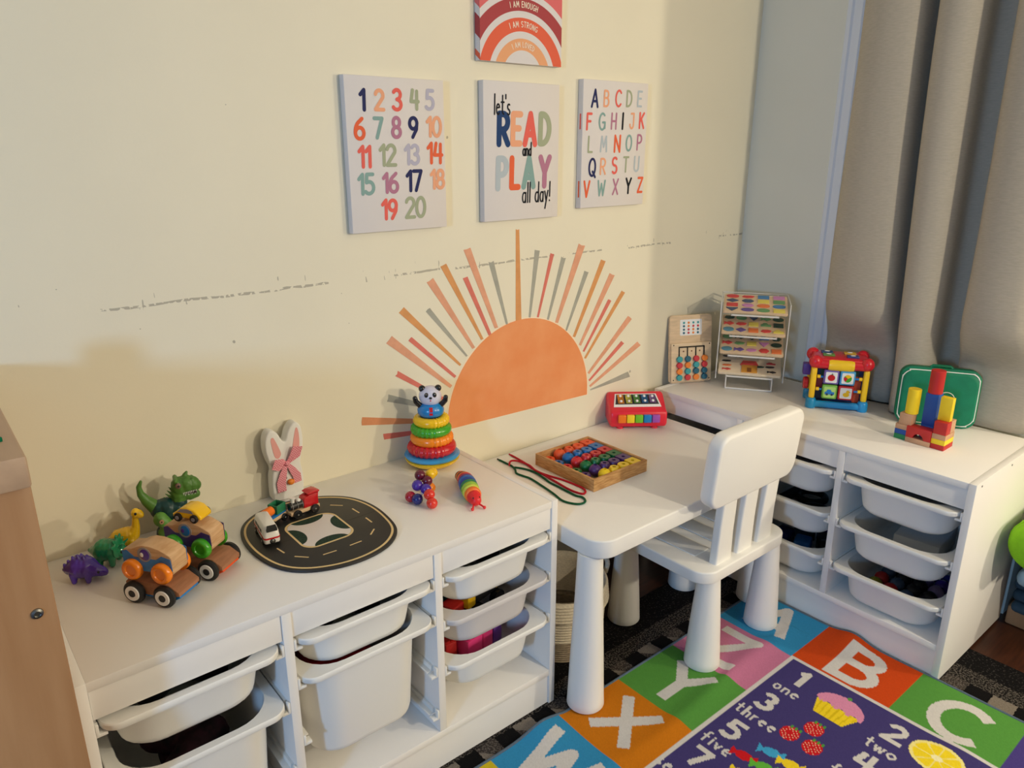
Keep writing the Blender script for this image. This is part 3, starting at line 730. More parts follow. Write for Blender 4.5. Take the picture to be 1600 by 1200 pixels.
def bin_mesh(name, dp, material):
    g = G(); n = 7
    def R(hw, hd, r, z): return [(x, y, z) for x, y in rrect(hw, hd, r, n)]
    rings = [R(.085, .140, .040, -dp), R(.105, .160, .054, -dp+.003), R(.114, .169, .060, -dp+.012), R(.1165, .1715, .063, -dp+.022), R(.1275, .183, .070, -.013),
             R(.1440, .199, .030, -.0125), R(.1455, .200, .031, -.010), R(.1455, .200, .031, -.002), R(.1440, .1985, .030, 0), R(.1265, .1840, .070, 0), R(.1245, .1815, .068, -.004),
             R(.1135, .1685, .060, -dp+.022), R(.110, .165, .057, -dp+.012), R(.101, .156, .050, -dp+.006), R(.083, .138, .038, -dp+.004)]
    loft(g, rings)
    return g.done(name, material, None, 40)
bins = {}
def put_bin(cab_loc, rz, i, z, dp, label, material=None, back=.250):
    key = (dp, material)
    if key not in bins: bins[key] = bin_mesh('storage_bin', dp, material or M_pl).data; o = [q for q in bpy.data.objects if q.data == bins[key]][0]
    else: o = bpy.data.objects.new('storage_bin', bins[key]); COL.objects.link(o)
    mx = Matrix.Translation(cab_loc) @ Matrix.Rotation(math.radians(rz), 4, 'Z') @ T(COLX[i], -back, z-.003)
    o.matrix_world = mx
    tag(o, label, 'storage bin', 'white plastic pull-out bins')
    return mx
LC, RC = (0, -.0005, 0), (2.244, -.034, 0)
cabinet('long white bin cabinet along the left wall carrying the cars, road and ring stacker', LC, 0, [(0, (.481, .357, .21)), (1, (.483, .398, .27, .16)), (2, (.482, .376, .262))])
cr = cabinet('white bin cabinet under the window carrying the puzzle rack and green case', RC, -90, [(0, (.480, .343, .208)), (1, (.480, .343, .208)), (2, (.480, .343, .208))])
for y in (-.05, -.20, -.40): G().cyl((W_-.0005, y, H_-.012), (W_+.0006, y, H_-.012), .0028, None, 12).done('screw', M_dark, cr)
mL = {}
for i, z, dp, lab in ((0, .481, .10, 'shallow white bin, top of the left column next to the wooden unit'), (0, .357, .23, 'tall white bin under the shallow one next to the wooden unit'),
                      (1, .483, .10, 'shallow white bin above the tall bin with the dark red box'), (1, .398, .23, 'tall white bin holding the dark red box'),
                      (2, .482, .10, 'shallow white bin above the frosted bin, beside the play table'), (2, .376, .10, 'frosted translucent bin holding the yellow toy digger'), (2, .262, .10, 'shallow white bin holding the pink bricks')):
    mL[i, z] = put_bin(LC, 0, i, z, dp, lab, M_plt if z == .376 else None)
mR = {}
for i, z, lab in ((0, .343, 'middle white bin in the back corner column behind the chair'), (0, .208, 'bottom white bin in the back corner column behind the chair'),
                  (1, .480, 'top white bin in the middle column, directly right of the chair back'), (1, .343, 'white bin with black rings inside, right of the chair back'), (1, .208, 'white bin with dark blue toys inside, lowest behind the chair'),
                  (2, .480, 'top white bin of the end column under the block castle'), (2, .343, 'white bin with a pale grey box inside, below the castle'), (2, .208, 'lowest white bin of the end column, full of small dark balls')):
    mR[i, z] = put_bin(RC, -90, i, z, .10, lab, None, .224 if i == 0 else .234 if (i == 1 and z < .4) else .250)
# contents of the bins
def inbin(mx, p): return mx @ Vector(p)
def content(kind, label, cat, mx, loc, rz=0, group=None):
    p = inbin(mx, loc); e = mx.to_euler()
    return thing(kind, label, cat, p, math.degrees(e.z)+rz, group)
fz = -.0955
m = mL[1, .398]
g = G(); loft(g, [[(x, y, z) for x, y in rrect(a, b_, .006, 2)] for a, b_, z in ((.042, .055, 0), (.060, .080, .196))]); o = g.done('storage_box', mat('dark_red_card', (128, 14, 24), .6, .2)); o.location = inbin(m, (-.042, -.080, -.2245)); tag(o, 'dark red box inside the tall white bin', 'box')
m = mL[2, .376]
t = content('toy_digger', 'yellow and black toy digger in the frosted bin', 'toy vehicle', m, (.022, -.078, fz+.002), 14)
G().box((0, 0, .060), (.11, .046, .045), .006).done('body', M_black, t); G().box((.046, 0, .068), (.03, .05, .05), .006).done('cab', M_yel, t); G().box((-.056, 0, .064), (.03, .05, .05), .006).done('bucket', M_yel, t)
for sx in (-.036, .036):
    for sy in (-.025, .025): G().cyl((sx, sy-.008, .02), (sx, sy+.008, .02), .02).done('wheel', M_black, t)
o = G().box((0, 0, .035), (.045, .045, .07), .004).done('toy_brick', mat('teal', (20, 100, 104), .4)); o.location = inbin(m, (-.068, -.03, fz+.002)); tag(o, 'teal brick in the frosted bin', 'toy brick')
o = G().box((0, 0, .03), (.040, .040, .06), .004).done('toy_brick', M_redm); o.location = inbin(m, (-.066, -.092, fz+.002)); o.rotation_euler.z = .3; tag(o, 'red brick at the front of the frosted bin', 'toy brick')
M_pk, M_vio, M_brn = mat('pink_plastic', (232, 64, 132), .35), mat('violet_plastic', (112, 60, 160), .35), mat('brown_orange', (150, 74, 26), .4)
def brick(mx, loc, rz, d, material, label):
    t = content('toy_brick', label, 'toy brick', mx, loc, rz, None)
    G().box((0, 0, d[2]/2), d, .003).done('block', material, t)
    for a in (-1, 1):
        for b_ in (-1, 1): G().cyl((a*d[0]/4, b_*d[1]/4, d[2]), (a*d[0]/4, b_*d[1]/4, d[2]+.006), .0095, None, 14).done('stud', material, t)
m = mL[2, .262]
brick(m, (-.026, -.098, fz+.002), 10, (.050, .044, .072), M_pk, 'bright pink brick in the lowest left-cabinet bin')
brick(m, (.022, -.082, fz+.002), 14, (.038, .044, .074), M_pk, 'narrower pink brick between the bright pink and violet ones')
brick(m, (.062, -.068, fz+.002), 16, (.036, .044, .072), M_vio, 'violet brick at the front of the pink brick bin')
brick(m, (-.072, -.070, fz+.002), -4, (.030, .05, .068), M_redm, 'red brick left of the pink brick')
brick(m, (.066, -.006, fz+.002), 10, (.044, .050, .074), M_brn, 'brown orange brick behind the violet one')
M_char = mat('charcoal_plastic', (36, 34, 36), .45)
for key, lab in (((0, .481), 'dark cloth bundle in the top left bin'), ((1, .483), 'dark cloth bundle in the bin over the tall one'), ((2, .482), 'dark cloth bundle in the bin beside the table')):
    t = content('cloth_bundle', lab, 'cloth', mL[key], (0, .02, fz))
    blob('cloth', [[(-.05, -.08, .030, .028), (.04, -.02, .034, .030), (-.03, .06, .030, .028), (.05, .09, .03, .026)], [(.06, -.09, .028, .026), (-.05, .02, .03, .028)]], M_char, t, .005, 3)
t = content('cloth_bundle', 'dark patterned cloths in the tall bin next to the wooden unit', 'cloth', mL[0, .357], (0, -.02, -.2255))
blob('cloth', [[(-.05, -.08, .10, .036), (.04, -.02, .12, .04), (-.03, .06, .11, .04), (.05, .09, .10, .036)], [(0, 0, .04, .04), (0, .06, .05, .04), (.02, -.07, .05, .04)]], mat('plum_cloth', (70, 40, 48), .8, .2, noise=.6, nscale=30, col2=(30, 28, 30)), t, .006, 3)
for key in ((1, .343),):
    for k, (a, b_) in enumerate(((-.03, .045), (.035, -.045))):
        o = G().torus((0, 0, .011), .042, .011).done('toy_ring', M_black); o.location = inbin(mR[key], (a, b_, fz+.001)); tag(o, ('black ring at the back of the ring bin', 'black ring at the front of the ring bin')[k], 'ring')
    t = content('cloth_bundle', 'black pad between the rings behind the chair', 'cloth', mR[key], (0, 0, fz)); G().box((-.075, -.03, .02), (.02, .16, .03), .006).done('pad', M_char, t)
o = G().box((0, 0, .03), (.12, .17, .06), .008).done('storage_box', mat('pale_grey_card', (196, 200, 204), .5)); o.matrix_world = mR[2, .343] @ T(.01, .02, fz) @ RZ(6); tag(o, 'pale grey box inside the middle end-column bin', 'box')
cols = [(M_navy, 'navy'), (M_black, 'black'), (M_redm, 'dark red'), (M_pur, 'purple'), (M_char, 'charcoal'), (mat('olive', (150, 148, 40), .4), 'olive yellow'), (mat('lilac', (150, 130, 180), .4), 'lilac'), (mat('slate', (70, 90, 120), .4), 'slate blue')]
pos = [(x, y) for y in (-.115, -.072, -.029, .014, .057, .10) for x in (-.066, -.022, .022, .066)]
for k, (x, y) in enumerate(pos):
    mm, cn = cols[(k*5+k//4) % 8]
    if k < 8: o = G().sph((0, 0, .021), .0205, 0, 16, 10).done('toy_ball', mm)
    else: o = bpy.data.objects.new('toy_ball', bpy.data.meshes.get([q.data.name for q in bpy.data.objects if q.name.startswith('toy_ball') and q.data.materials[0] == mm][0])) if any(q.name.startswith('toy_ball') and q.data.materials[0] == mm for q in bpy.data.objects) else G().sph((0, 0, .021), .0205, 0, 16, 10).done('toy_ball', mm)
    if o.name not in COL.objects: COL.objects.link(o)
    o.location = inbin(mR[2, .208], (x, y, fz)); tag(o, cn+' ball in the lowest end-column bin', 'ball', 'balls in the lowest end-column bin')
for k, (x, y, c) in enumerate(((-.05, -.06, M_navy), (.02, -.07, mat('sky_plastic', (40, 110, 190), .4)), (.06, .0, M_char), (-.03, .03, MATS['slate']), (.03, .07, M_navy))):
    o = G().box((0, 0, .030), (.05, .055, .06), .008).done('toy_brick', c); o.matrix_world = mR[1, .208] @ T(x, y, fz) @ RZ(20*k)
    tag(o, ('navy brick at the near left of the blue toy bin', 'sky blue brick in the dark blue toy bin', 'charcoal brick in the dark blue toy bin', 'slate blue brick in the dark blue toy bin', 'navy brick at the back of the blue toy bin')[k], 'toy brick')

# ================================================================== TABLE AND CHAIR
t = thing('play_table', 'low white plastic children\'s table between the two cabinets', 'table', (1.400, -.279, 0))
TX, TY, TZ = .387, .274, .480
g = G(); g.prism(rrect(TX, TY, .052, 8), .046, T(0, 0, TZ-.046), bev=.0042, seg=3); g.done('tabletop', M_plm, t, 50)
for x, y, z0 in ((-.361, -.219, .0089), (.361, -.219, .0089), (-.357, .229, FZ), (.357, .229, FZ)):
    G().lathe([(0, z0), (.0445, z0), (.0465, z0+.003), (.0455, z0+.02), (.0405, .16), (.0335, .32), (.0300, TZ-.046), (0, TZ-.046)], 40, 0, T(x, y, 0)).done('leg', M_plm, t, 50)
c = thing('play_chair', 'white plastic children\'s chair pushed up to the white table', 'chair', (1.512, -.445, 0))
g = G(); g.prism(rrect(.190, .182, .050, 8), .034, T(0, 0, .278), bev=.0045, seg=3)
g.done('seat', M_plm, c, 50)
for i, x in enumerate((-.10, .0, .10)): G().bb(x-.03, x+.03, -.10, .15, .3115, .3145, .0014).done('seat_rib', M_plm, c)
for x, y, z0 in ((-.120, -.142, .0066), (.158, -.142, .0066), (-.125, .135, .0), (.155, .135, .0)):
    G().lathe([(0, z0), (.0455, z0), (.0475, z0+.003), (.0465, z0+.02), (.039, .14), (.0285, .279), (0, .279)], 40, 0, T(x, y, 0)).done('leg', M_plm, c, 50)
tilt = RX(5)
g = G(); g.prism(rrect(.187, .100, .040, 8), .040, T(0, -.142, .585) @ tilt @ FRONT, bev=.009, seg=3); g.done('backrest', M_plm, c, 50)
for x in (-.105, .0, .105):
    xx = x*.88
    g = G(); t2 = bmesh.new()
    rings = []
    for z, y, hx in ((.310, -.151, .033), (.40, -.154, .030), (.505, -.160, .029)):
        rings.append([(xx+(x-xx)*(z-.31)/.2*.3+a, y+b_, z) for a, b_ in rrect(hx, .012, .005, 3)])
    loft(g, rings); t2.free(); g.done('back_slat', M_plm, c, 50)

# ================================================================== BASKET, WOODEN UNIT, BENCH
M_rope = mat('cream_rope', (216, 204, 182), .9, .15, noise=.2, nscale=160, bump=.6, bscale=260, stretch=(1, 1, 2))
M_rope2 = mat('tan_rope', (160, 144, 122), .9, .15, noise=.35, nscale=120, bump=.6, bscale=260, stretch=(1, 1, 2))
b = thing('rope_basket', 'cream coiled rope basket with a tan base under the white table', 'basket', (1.172, -.248, 0)); b.scale = (1.1, 1.1, .94)
def coil(r0, r1, z0, z1, n, amp=.0032):
    out = []
    for k in range(n):
        for j in range(4):
            f = (k+j/4)/n; out.append((r0+(r1-r0)*f+amp*math.sin(math.pi*j/4)*1.0, z0+(z1-z0)*f))
    return out
lobe = lambda a, i: 1+.018*math.sin(3*a+.6)+.010*math.sin(5*a)
g = G(); g.lathe([(0, .0005)]+coil(.108, .118, .002, .075, 9)+[(.112, .075), (.10, .07), (.098, .006), (0, .006)], 48, 0, None, lobe); g.done('base_band', M_rope2, b, 60)
g = G(); g.lathe(coil(.1175, .124, .073, .196, 14)+[(.128, .202), (.124, .209), (.116, .206), (.113, .19), (.109, .078)], 48, 0, None, lobe); g.done('side_wall', M_rope, b, 60)
g = G(); g.lathe(coil(.132, .127, .150, .205, 6)+[(.122, .207), (.124, .15), (.132, .15)], 48, 0, None, lambda a, i: lobe(a, i)*(1+.02*math.sin(2*a+1))); g.done('folded_cuff', M_rope, b, 60)
pts = [(.128, -.045, .185), (.140, -.04, .215), (.142, -.01, .235), (.142, .02, .235), (.138, .045, .215), (.126, .05, .185)]
G().tube(catmull(pts, 6), .0065, 8).done('handle', M_rope, b, 60)

dr = thing('wooden_unit', 'tall light wood toy unit at the far left, ending the white cabinet', 'cabinet', (0, 0, FZ))
dz = -FZ
G().bb(-.80, -.0025, -.530, -.022, .925+dz, .968+dz, .004).done('top', M_dresst, dr)
G().bb(-.80, -.0035, -.520, -.500, 0, .925+dz, .002).done('front_panel', M_dress, dr)
G().bb(-.024, -.0035, -.500, -.024, 0, .925+dz).done('side_panel', M_dress, dr); G().bb(-.80, -.78, -.50, -.024, 0, .925+dz).done('side_panel', M_dress, dr); G().bb(-.78, -.024, -.040, -.024, 0, .925+dz).done('back_panel', M_dress, dr)
g = G(); g.lathe([(0, 0), (.0075, 0), (.0070, .002), (.0042, .0032), (.0038, .0012), (0, .0012)], 20, 0, T(-.026, -.520, .747+dz) @ RX(90)); g.done('bolt', M_metal, dr)
k = thing('toy_cup', 'small grey round cup on the wooden unit by the wall', 'cup', (-.034, -.19, .968))
g = G(); g.lathe([(0, 0), (.022, 0), (.031, .012), (.034, .024), (.030, .036), (.020, .043), (0, .045)], 30); g.done('bowl', mat('grey_plastic', (150, 146, 142), .5), k, 60)
o = G().box((0, 0, .003), (.030, .012, .006), .001).done('felt_scrap', mat('felt_green', (18, 104, 72), .9, .1)); o.location = (-.034, -.455, .968); o.rotation_euler.z = .3; tag(o, 'small flat green scrap on top of the wooden unit', 'scrap')

bn = thing('toy_bench', 'low wooden bench at the right edge beyond the white cabinet', 'bench', (2.46, -1.195, FZ))
G().bb(-.215, .20, -.15, .158, .0, .060, .006).done('plank', M_dress, bn)
o = thing('folded_blanket', 'dark slate blanket folded on the low bench', 'blanket', (2.44, -1.19, FZ+.0605))
M_bl = mat('slate_cloth', (58, 80, 98), .9, .1, noise=.3, nscale=20); M_bl2 = mat('pale_blue_cloth', (166, 192, 208), .9, .1, noise=.15, nscale=20)
for kk in range(3): G().box((-.004*kk, .003*kk, .017+.034*kk), (.46-.02*kk, .28, .033), .014, seg=3).done('fold', M_bl, o, 60)
o = thing('folded_blanket', 'pale blue blanket above the slate one on the bench', 'blanket', (2.42, -1.19, FZ+.163))
for kk in range(2): G().box((.004*kk, 0, .026+.052*kk), (.50, .27, .050), .022, seg=3).done('fold', M_bl2, o, 60)
M_lime = mat('lime_plush', (134, 196, 38), .85, .15, noise=.12, nscale=60, bump=.2, bscale=200)
o = thing('lime_cushion', 'lime green bolster cushion on the blankets at the right edge', 'cushion', (2.33, -1.113, FZ+.267))
g = G(); g.lathe([(0, -.285), (.040, -.283), (.058, -.274), (.069, -.255), (.0725, -.225), (.0725, .225), (.069, .255), (.058, .274), (.040, .283), (0, .285)], 40, 0, T(0, 0, .0728) @ RY(90)); g.done('bolster', M_lime, o, 60)
for sx in (-.235, .235): G().torus((sx, 0, .0728), .0715, .0025, 0, RY(90)).done('piping', MATS['lime_plush'], o, 60)

# ================================================================== TOYS ON THE LEFT CABINET
CZ = H_                       # cabinet top
def wheel(g, x, y, z, r, w_, m_t=0, m_h=None, side=-1, hub=.55):
    g.cyl((x, y-w_/2, z), (x, y+w_/2, z), r, None, 28, m_t, r*.14)

# --- stacking cars: truck base and the car that rides on it
M_cw = mat('pine_car_wood', (220, 182, 140), .5, .35, noise=.2, nscale=26, stretch=(1, 1, 9), col2=(196, 152, 108)); M_cw2 = mat('beech_truck_wood', (170, 118, 86), .5, .35, noise=.2, nscale=26, stretch=(8, 1, 1))
def truck(label, loc, rz, under, group='wooden stacking trucks'):
    t = thing('toy_truck_base', label, 'toy truck', loc, rz, None)
    # local x = along the truck, -y = side towards the viewer
    g = G(); g.prism([(-.048, .014), (.034, .014), (.056, .020), (.056, .027), (.036, .040), (-.048, .040), (-.053, .035), (-.053, .018)], .056, T(0, .028, 0) @ FRONT, bev=.002); g.done('deck', M_cw2, t)
    g = G(); g.prism([(-.040, .009), (.044, .009), (.055, .015), (.054, .0198), (.034, .0138), (-.046, .0138)], .050, T(0, .025, 0) @ FRONT, bev=.001); g.done('chassis', under, t)
    for sx in (-.031, .031):
        for sy in (-1, 1):
            g = G(); y = sy*.0342; wheel(g, sx, y, .0210, .0210, .011); w_ = g.done('wheel', M_black, t)
            g = G(); g.lathe([(0, 0), (.0068, 0), (.0072, .0012), (.0138, .0012), (.0142, 0), (.0142, -.003), (0, -.003)], 28, 0, T(sx, y+sy*.0062, .0210) @ RX(90 if sy < 0 else -90)); h = g.done('hub_ring', M_whitem, w_)
            g = G(); g.cyl((sx, y+sy*.0056, .0210), (sx, y+sy*.0080, .0210), .0068, None, 20, 0, .0008); g.done('hub_cap', M_black, w_)
    return t
def stack_car(label, loc, rz, wheelm, panel, motif, motif2):
    t = thing('toy_car', label, 'toy car', loc, rz)
    prof = [(-.050, .018), (-.050, .052), (-.046, .056), (-.030, .058), (-.018, .064), (-.008, .067), (.008, .067), (.026, .063), (.045, .054), (.050, .048), (.050, .020), (.047, .016), (-.047, .016)]
    g = G(); g.prism(prof, .040, T(0, .020, 0) @ FRONT, bev=.002); g.done('body', M_cw, t)
    for sy in (-1, 1):
        pn = [(-.049, .026), (-.049, .053), (-.040, .0555), (-.026, .044), (.018, .0435), (.030, .052), (.047, .048), (.049, .026), (.026, .024), (.014, .018), (-.014, .018)]
        g = G(); g.prism([(a*1.02, b-.001) for a, b in pn], .0010, T(0, sy*.0198, 0) @ (FRONT if sy < 0 else RZ(180) @ FRONT)); g.done('side_panel', panel, t, 0)
        g = G(); g.prism([(.014*math.cos(a*.3142)-.004, .0500+.0140*math.sin(a*.3142)) for a in range(20)], .0014, T(0, sy*.0198, 0) @ (FRONT if sy < 0 else RZ(180) @ FRONT)); wd = g.done('window', mat('grey_print', (150, 148, 152), .5), t, 0)
        g = G(); g.sph((-.003, sy*.0210, .0500), (.0100, .0014, .0110), 0); g.sph((-.008, sy*.0222, .0500), (.0036, .0009, .0044), 1); g.done('driver_print', [motif, motif2], wd)
    for sx in (-.030, .030):
        for sy in (-1, 1):
            y = sy*.0262
            g = G(); g.lathe([(0, .0035), (.0095, .0035), (.0105, .0055), (.0150, .0062), (.0172, .0050), (.0192, .0020), (.0198, -.002), (.0192, -.0055), (0, -.0055)], 32, 0, T(sx, y, .0198) @ RX(90 if sy < 0 else -90)); g.done('wheel', wheelm, t, 50)
    return t
RC_ = -54
truck('black-wheeled wooden truck base with blue underside, carrying the orange-wheeled car', (.180, -.262, CZ), RC_, M_blue)
stack_car('wooden car with orange wheels and blue side, on the front truck base', (.176, -.258, CZ+.0408), RC_, M_org, M_blue, M_pur, M_whitem)
truck('black-wheeled wooden truck base with orange underside, carrying the green-wheeled car', (.268, -.224, CZ), RC_, mat('orange_red_paint', (236, 88, 36), .3))
stack_car('wooden car with green wheels and purple side, on the rear truck base', (.258, -.214, CZ+.0408), RC_, M_grn, mat('plum_paint', (66, 50, 120), .3), M_blue, M_pur)
t = thing('toy_car', 'small yellow car with black wheels on top of the green-wheeled car', 'toy car', (.2585, -.2145, CZ+.0408+.0672), RC_)
prof = [(-.030, .006), (-.030, .013), (-.022, .0175), (-.012, .026), (.004, .028), (.016, .025), (.028, .014), (.030, .010), (.029, .006)]
g = G(); g.prism(prof, .034, T(0, .017, 0) @ FRONT, bev=.003, seg=3); g.done('body', M_yel, t)
for sy in (-1, 1):
    g = G(); g.prism([(-.019, .0185), (-.011, .0245), (.003, .026), (.012, .0235), (.016, .0175)], .0008, T(0, sy*.0166, 0) @ (FRONT if sy < 0 else RZ(180) @ FRONT)); g.done('window', MATS['grey_print'], t, 0)
    for sx in (-.017, .017):
        g = G(); y = sy*.0185; wheel(g, sx, y, .0082, .0082, .006); w_ = g.done('wheel', M_black, t)
        g = G(); g.cyl((sx, y+sy*.0028, .0082), (sx, y+sy*.0036, .0082), .004, None, 16); g.done('hub', MATS['grey_print'], w_)

# --- dinosaurs
def eye(parent, p, r, white=True, d=(0, -1, 0)):
    d = Vector(d).normalized()
    if white:
        e = G().sph(p, r).done('eye', M_whitem, parent); G().sph(Vector(p)+d*r*.55, r*.62).done('pupil', M_blackg, e)
    else: G().sph(p, r).done('eye', M_blackg, parent)
# purple stegosaurus: faces +x locally
t = thing('toy_dinosaur', 'small glossy purple spiky-backed dinosaur, leftmost of the three little ones', 'toy dinosaur', (.080, -.119, CZ), -33); t.scale = (.78, 1.0, 1.0)
ch = [[(-.044, 0, .024, .004), (-.032, 0, .025, .0115), (-.010, 0, .0275, .0225), (.010, 0, .0260, .0215), (.028, 0, .020, .0130), (.041, 0, .016, .0100), (.048, 0, .014, .0070)]]
for x in (-.018, .014):
    for y in (-.012, .012): ch.append([(x, y, .020, .009), (x+.001, y*1.1, .006, .0065)])
for x, z in ((-.026, .040), (-.015, .047), (-.003, .050), (.009, .047), (.019, .040), (-.036, .033)): ch.append([(x, -.003, z-.006, .006), (x-.003, -.003, z+.003, .003)]); ch.append([(x+.004, .004, z-.007, .006), (x+.001, .004, z+.001, .003)])
blob('body', ch, mat('grape_gloss', (76, 44, 160), .18, .5, coat=.5), t, .0013, 3)
for y in (-1, 1): eye(t, (.038, y*.0098, .0200), .0026, False)
# green triceratops
t = thing('toy_dinosaur', 'small glossy green horned dinosaur between the purple and yellow ones', 'toy dinosaur', (.131, -.086, CZ), -38); t.scale = (.78, 1.0, 1.0)
ch = [[(-.048, 0, .030, .0035), (-.036, 0, .029, .010), (-.014, 0, .0295, .0235), (.008, 0, .0300, .0220), (.022, 0, .032, .015)], [(.024, 0, .034, (.007, .021, .021)), (.026, 0, .036, (.006, .020, .020))], [(.030, 0, .028, .013), (.040, 0, .022, .0095), (.046, 0, .019, .006)], [(.044, 0, .028, .004), (.050, 0, .033, .002)], [(.034, -.008, .040, .0035), (.044, -.010, .047, .0018)], [(.034, .008, .040, .0035), (.044, .010, .047, .0018)]]
for k in range(5): a = math.radians(20+35*k); ch.append([(.023, .021*math.cos(a), .036+.021*math.sin(a), .004), (.023, .024*math.cos(a), .036+.024*math.sin(a), .0025)])
for x in (-.018, .012):
    for y in (-.012, .012): ch.append([(x, y, .022, .0095), (x+.001, y*1.1, .0068, .0070)])
blob('body', ch, mat('emerald_gloss', (24, 134, 86), .18, .5, coat=.5), t, .0013, 3)
for y in (-1, 1): eye(t, (.038, y*.0098, .030), .0028, False)
# yellow long-neck
t = thing('toy_dinosaur', 'small glossy yellow long-necked dinosaur beside the big green one', 'toy dinosaur', (.172, -.054, CZ), -28); t.scale = (.82, .95, .98)
ch = [[(-.048, 0, .020, .003), (-.038, 0, .026, .008), (-.020, 0, .030, .0185), (.000, 0, .031, .0215), (.014, 0, .036, .0160), (.022, 0, .050, .0100), (.024, 0, .066, .0080), (.026, 0, .078, .0080)], [(.027, 0, .081, .0112), (.034, 0, .079, .0098), (.038, 0, .077, .0076)]]
for x in (-.014, .012):
    for y in (-.011, .011): ch.append([(x, y, .024, .0095), (x+.001, y*1.15, .0070, .0072)])
ch.append([(.017, -.0125, .005, .005)]); ch.append([(.017, .0125, .005, .005)])
blob('body', ch, mat('lemon_gloss', (244, 196, 20), .18, .5, coat=.5), t, .0013, 3)
for y in (-1, 1): eye(t, (.030, y*.0105, .084), .0030, False)
# take-apart tyrannosaur: green limbs on a dark green shell, standing on a dark stump foot
M_tg = mat('moss_plastic', (78, 124, 46), .45, noise=.12, nscale=60); M_td = mat('deep_green_plastic', (14, 58, 56), .4); M_tl = mat('leaf_plastic', (96, 148, 62), .45)
t = thing('toy_dinosaur', 'big green toy tyrannosaur with open jaws at the wall', 'toy dinosaur', (.256, -.060, CZ), -14); t.scale = (.86, .90, .97)
blob('trunk', [[(-.022, 0, .072, .022), (-.006, 0, .070, .026), (.014, 0, .066, .024), (.022, 0, .080, .019)], [(-.012, 0, .050, .018), (.012, 0, .048, .018)]], M_td, t, .0017, 4)
blob('tail', [[(-.030, 0, .078, .0165), (-.046, 0, .095, .0120), (-.056, 0, .112, .0085), (-.058, 0, .128, .0060), (-.052, 0, .140, .0035)]], M_tg, t, .0014, 3)
hd = blob('head', [[(.022, 0, .082, .0175), (.024, 0, .098, .0185), (.028, 0, .114, .0205)], [(.028, 0, .117, .0205), (.042, 0, .119, .0205), (.056, 0, .117, .0170), (.064, 0, .113, .0120)], [(.032, 0, .099, .0130), (.048, 0, .092, .0115), (.062, 0, .093, .0090)],
    [(.020, -.014, .133, .0055), (.020, .014, .133, .0055)], [(.042, 0, .138, .0060), (.047, 0, .145, .0030)], [(.056, -.008, .129, .0050)], [(.056, .008, .129, .0050)]], M_tg, t, .0015, 3)
g = G()
for k in range(9):
    for sy in (-1, 1):
        x = .034+.0036*k; yy = sy*(.0165-.00080*k)
        g.cyl((x, yy, .1060), (x, yy, .1000), .0012, .0002, 6); 
        if k % 2: g.cyl((x, yy*.8, .097), (x, yy*.8, .1030), .0011, .0002, 6)
g.done('teeth', M_whitem, hd)
g = G(); g.box((.046, 0, .1015), (.034, .024, .005), .001); g.done('mouth', mat('dark_mouth', (40, 18, 20), .5), hd)
for sy in (-1, 1):
    e = G().sph((.025, sy*.0190, .124), (.0065, .0035, .0065)).done('eye', mat('brown_eye', (120, 92, 80), .4), hd); G().sph((.0257, sy*.0217, .124), .0024).done('pupil', M_blackg, e)
g = G()
for k in range(6): g.cyl((.012-.002*k, 0, .108-.0075*k), (.004-.0045*k, 0, .118-.0070*k), .0042, .0006, 8)
g.done('back_spikes', M_tg, t)
for sy in (-1, 1):
    blob('thigh', [[(-.022, sy*.027, .060, .0165), (-.010, sy*.029, .046, .0145)], [(-.008, sy*.029, .040, .0130), (-.022, sy*.027, .030, .0100), (-.014, sy*.028, .018, .0095), (-.004, sy*.028, .013, .0085)]], M_tl, t, .0015, 3)
    blob('arm', [[(.020, sy*.023, .066, .0085), (.030, sy*.025, .054, .0070), (.042, sy*.024, .050, .0055), (.046, sy*.022, .046, .004)]], M_tl, t, .0013, 2)
    for x, y, z in ((-.020, .0440, .061), (.012, .0285, .040)):
        g = G(); g.lathe([(0, 0), (.0050, 0), (.0046, .0012), (0, .0012)], 16, 0, T(x, sy*y, z) @ RX(90 if sy < 0 else -90)); sc = g.done('screw', mat('tan_screw', (196, 150, 120), .4), t); G().cyl((x, sy*(y+.001), z), (x, sy*(y+.0018), z), .0017, None, 8).done('slot', M_dark, sc)
blob('shin', [[(.020, -.018, .044, .0130), (.032, -.018, .036, .0115), (.030, -.018, .024, .010)], [(.020, .018, .044, .0130), (.032, .018, .036, .0115), (.030, .018, .024, .010)]], M_tl, t, .0016, 3)
g = G(); loft(g, [[(x, y, z) for x, y in rrect(a, b, .012, 5, cx)] for a, b, z, cx in ((.041, .034, 0, .004), (.042, .035, .004, .004), (.038, .031, .016, .002), (.030, .026, .026, 0))]); g.done('stump_base', M_td, t, 60)

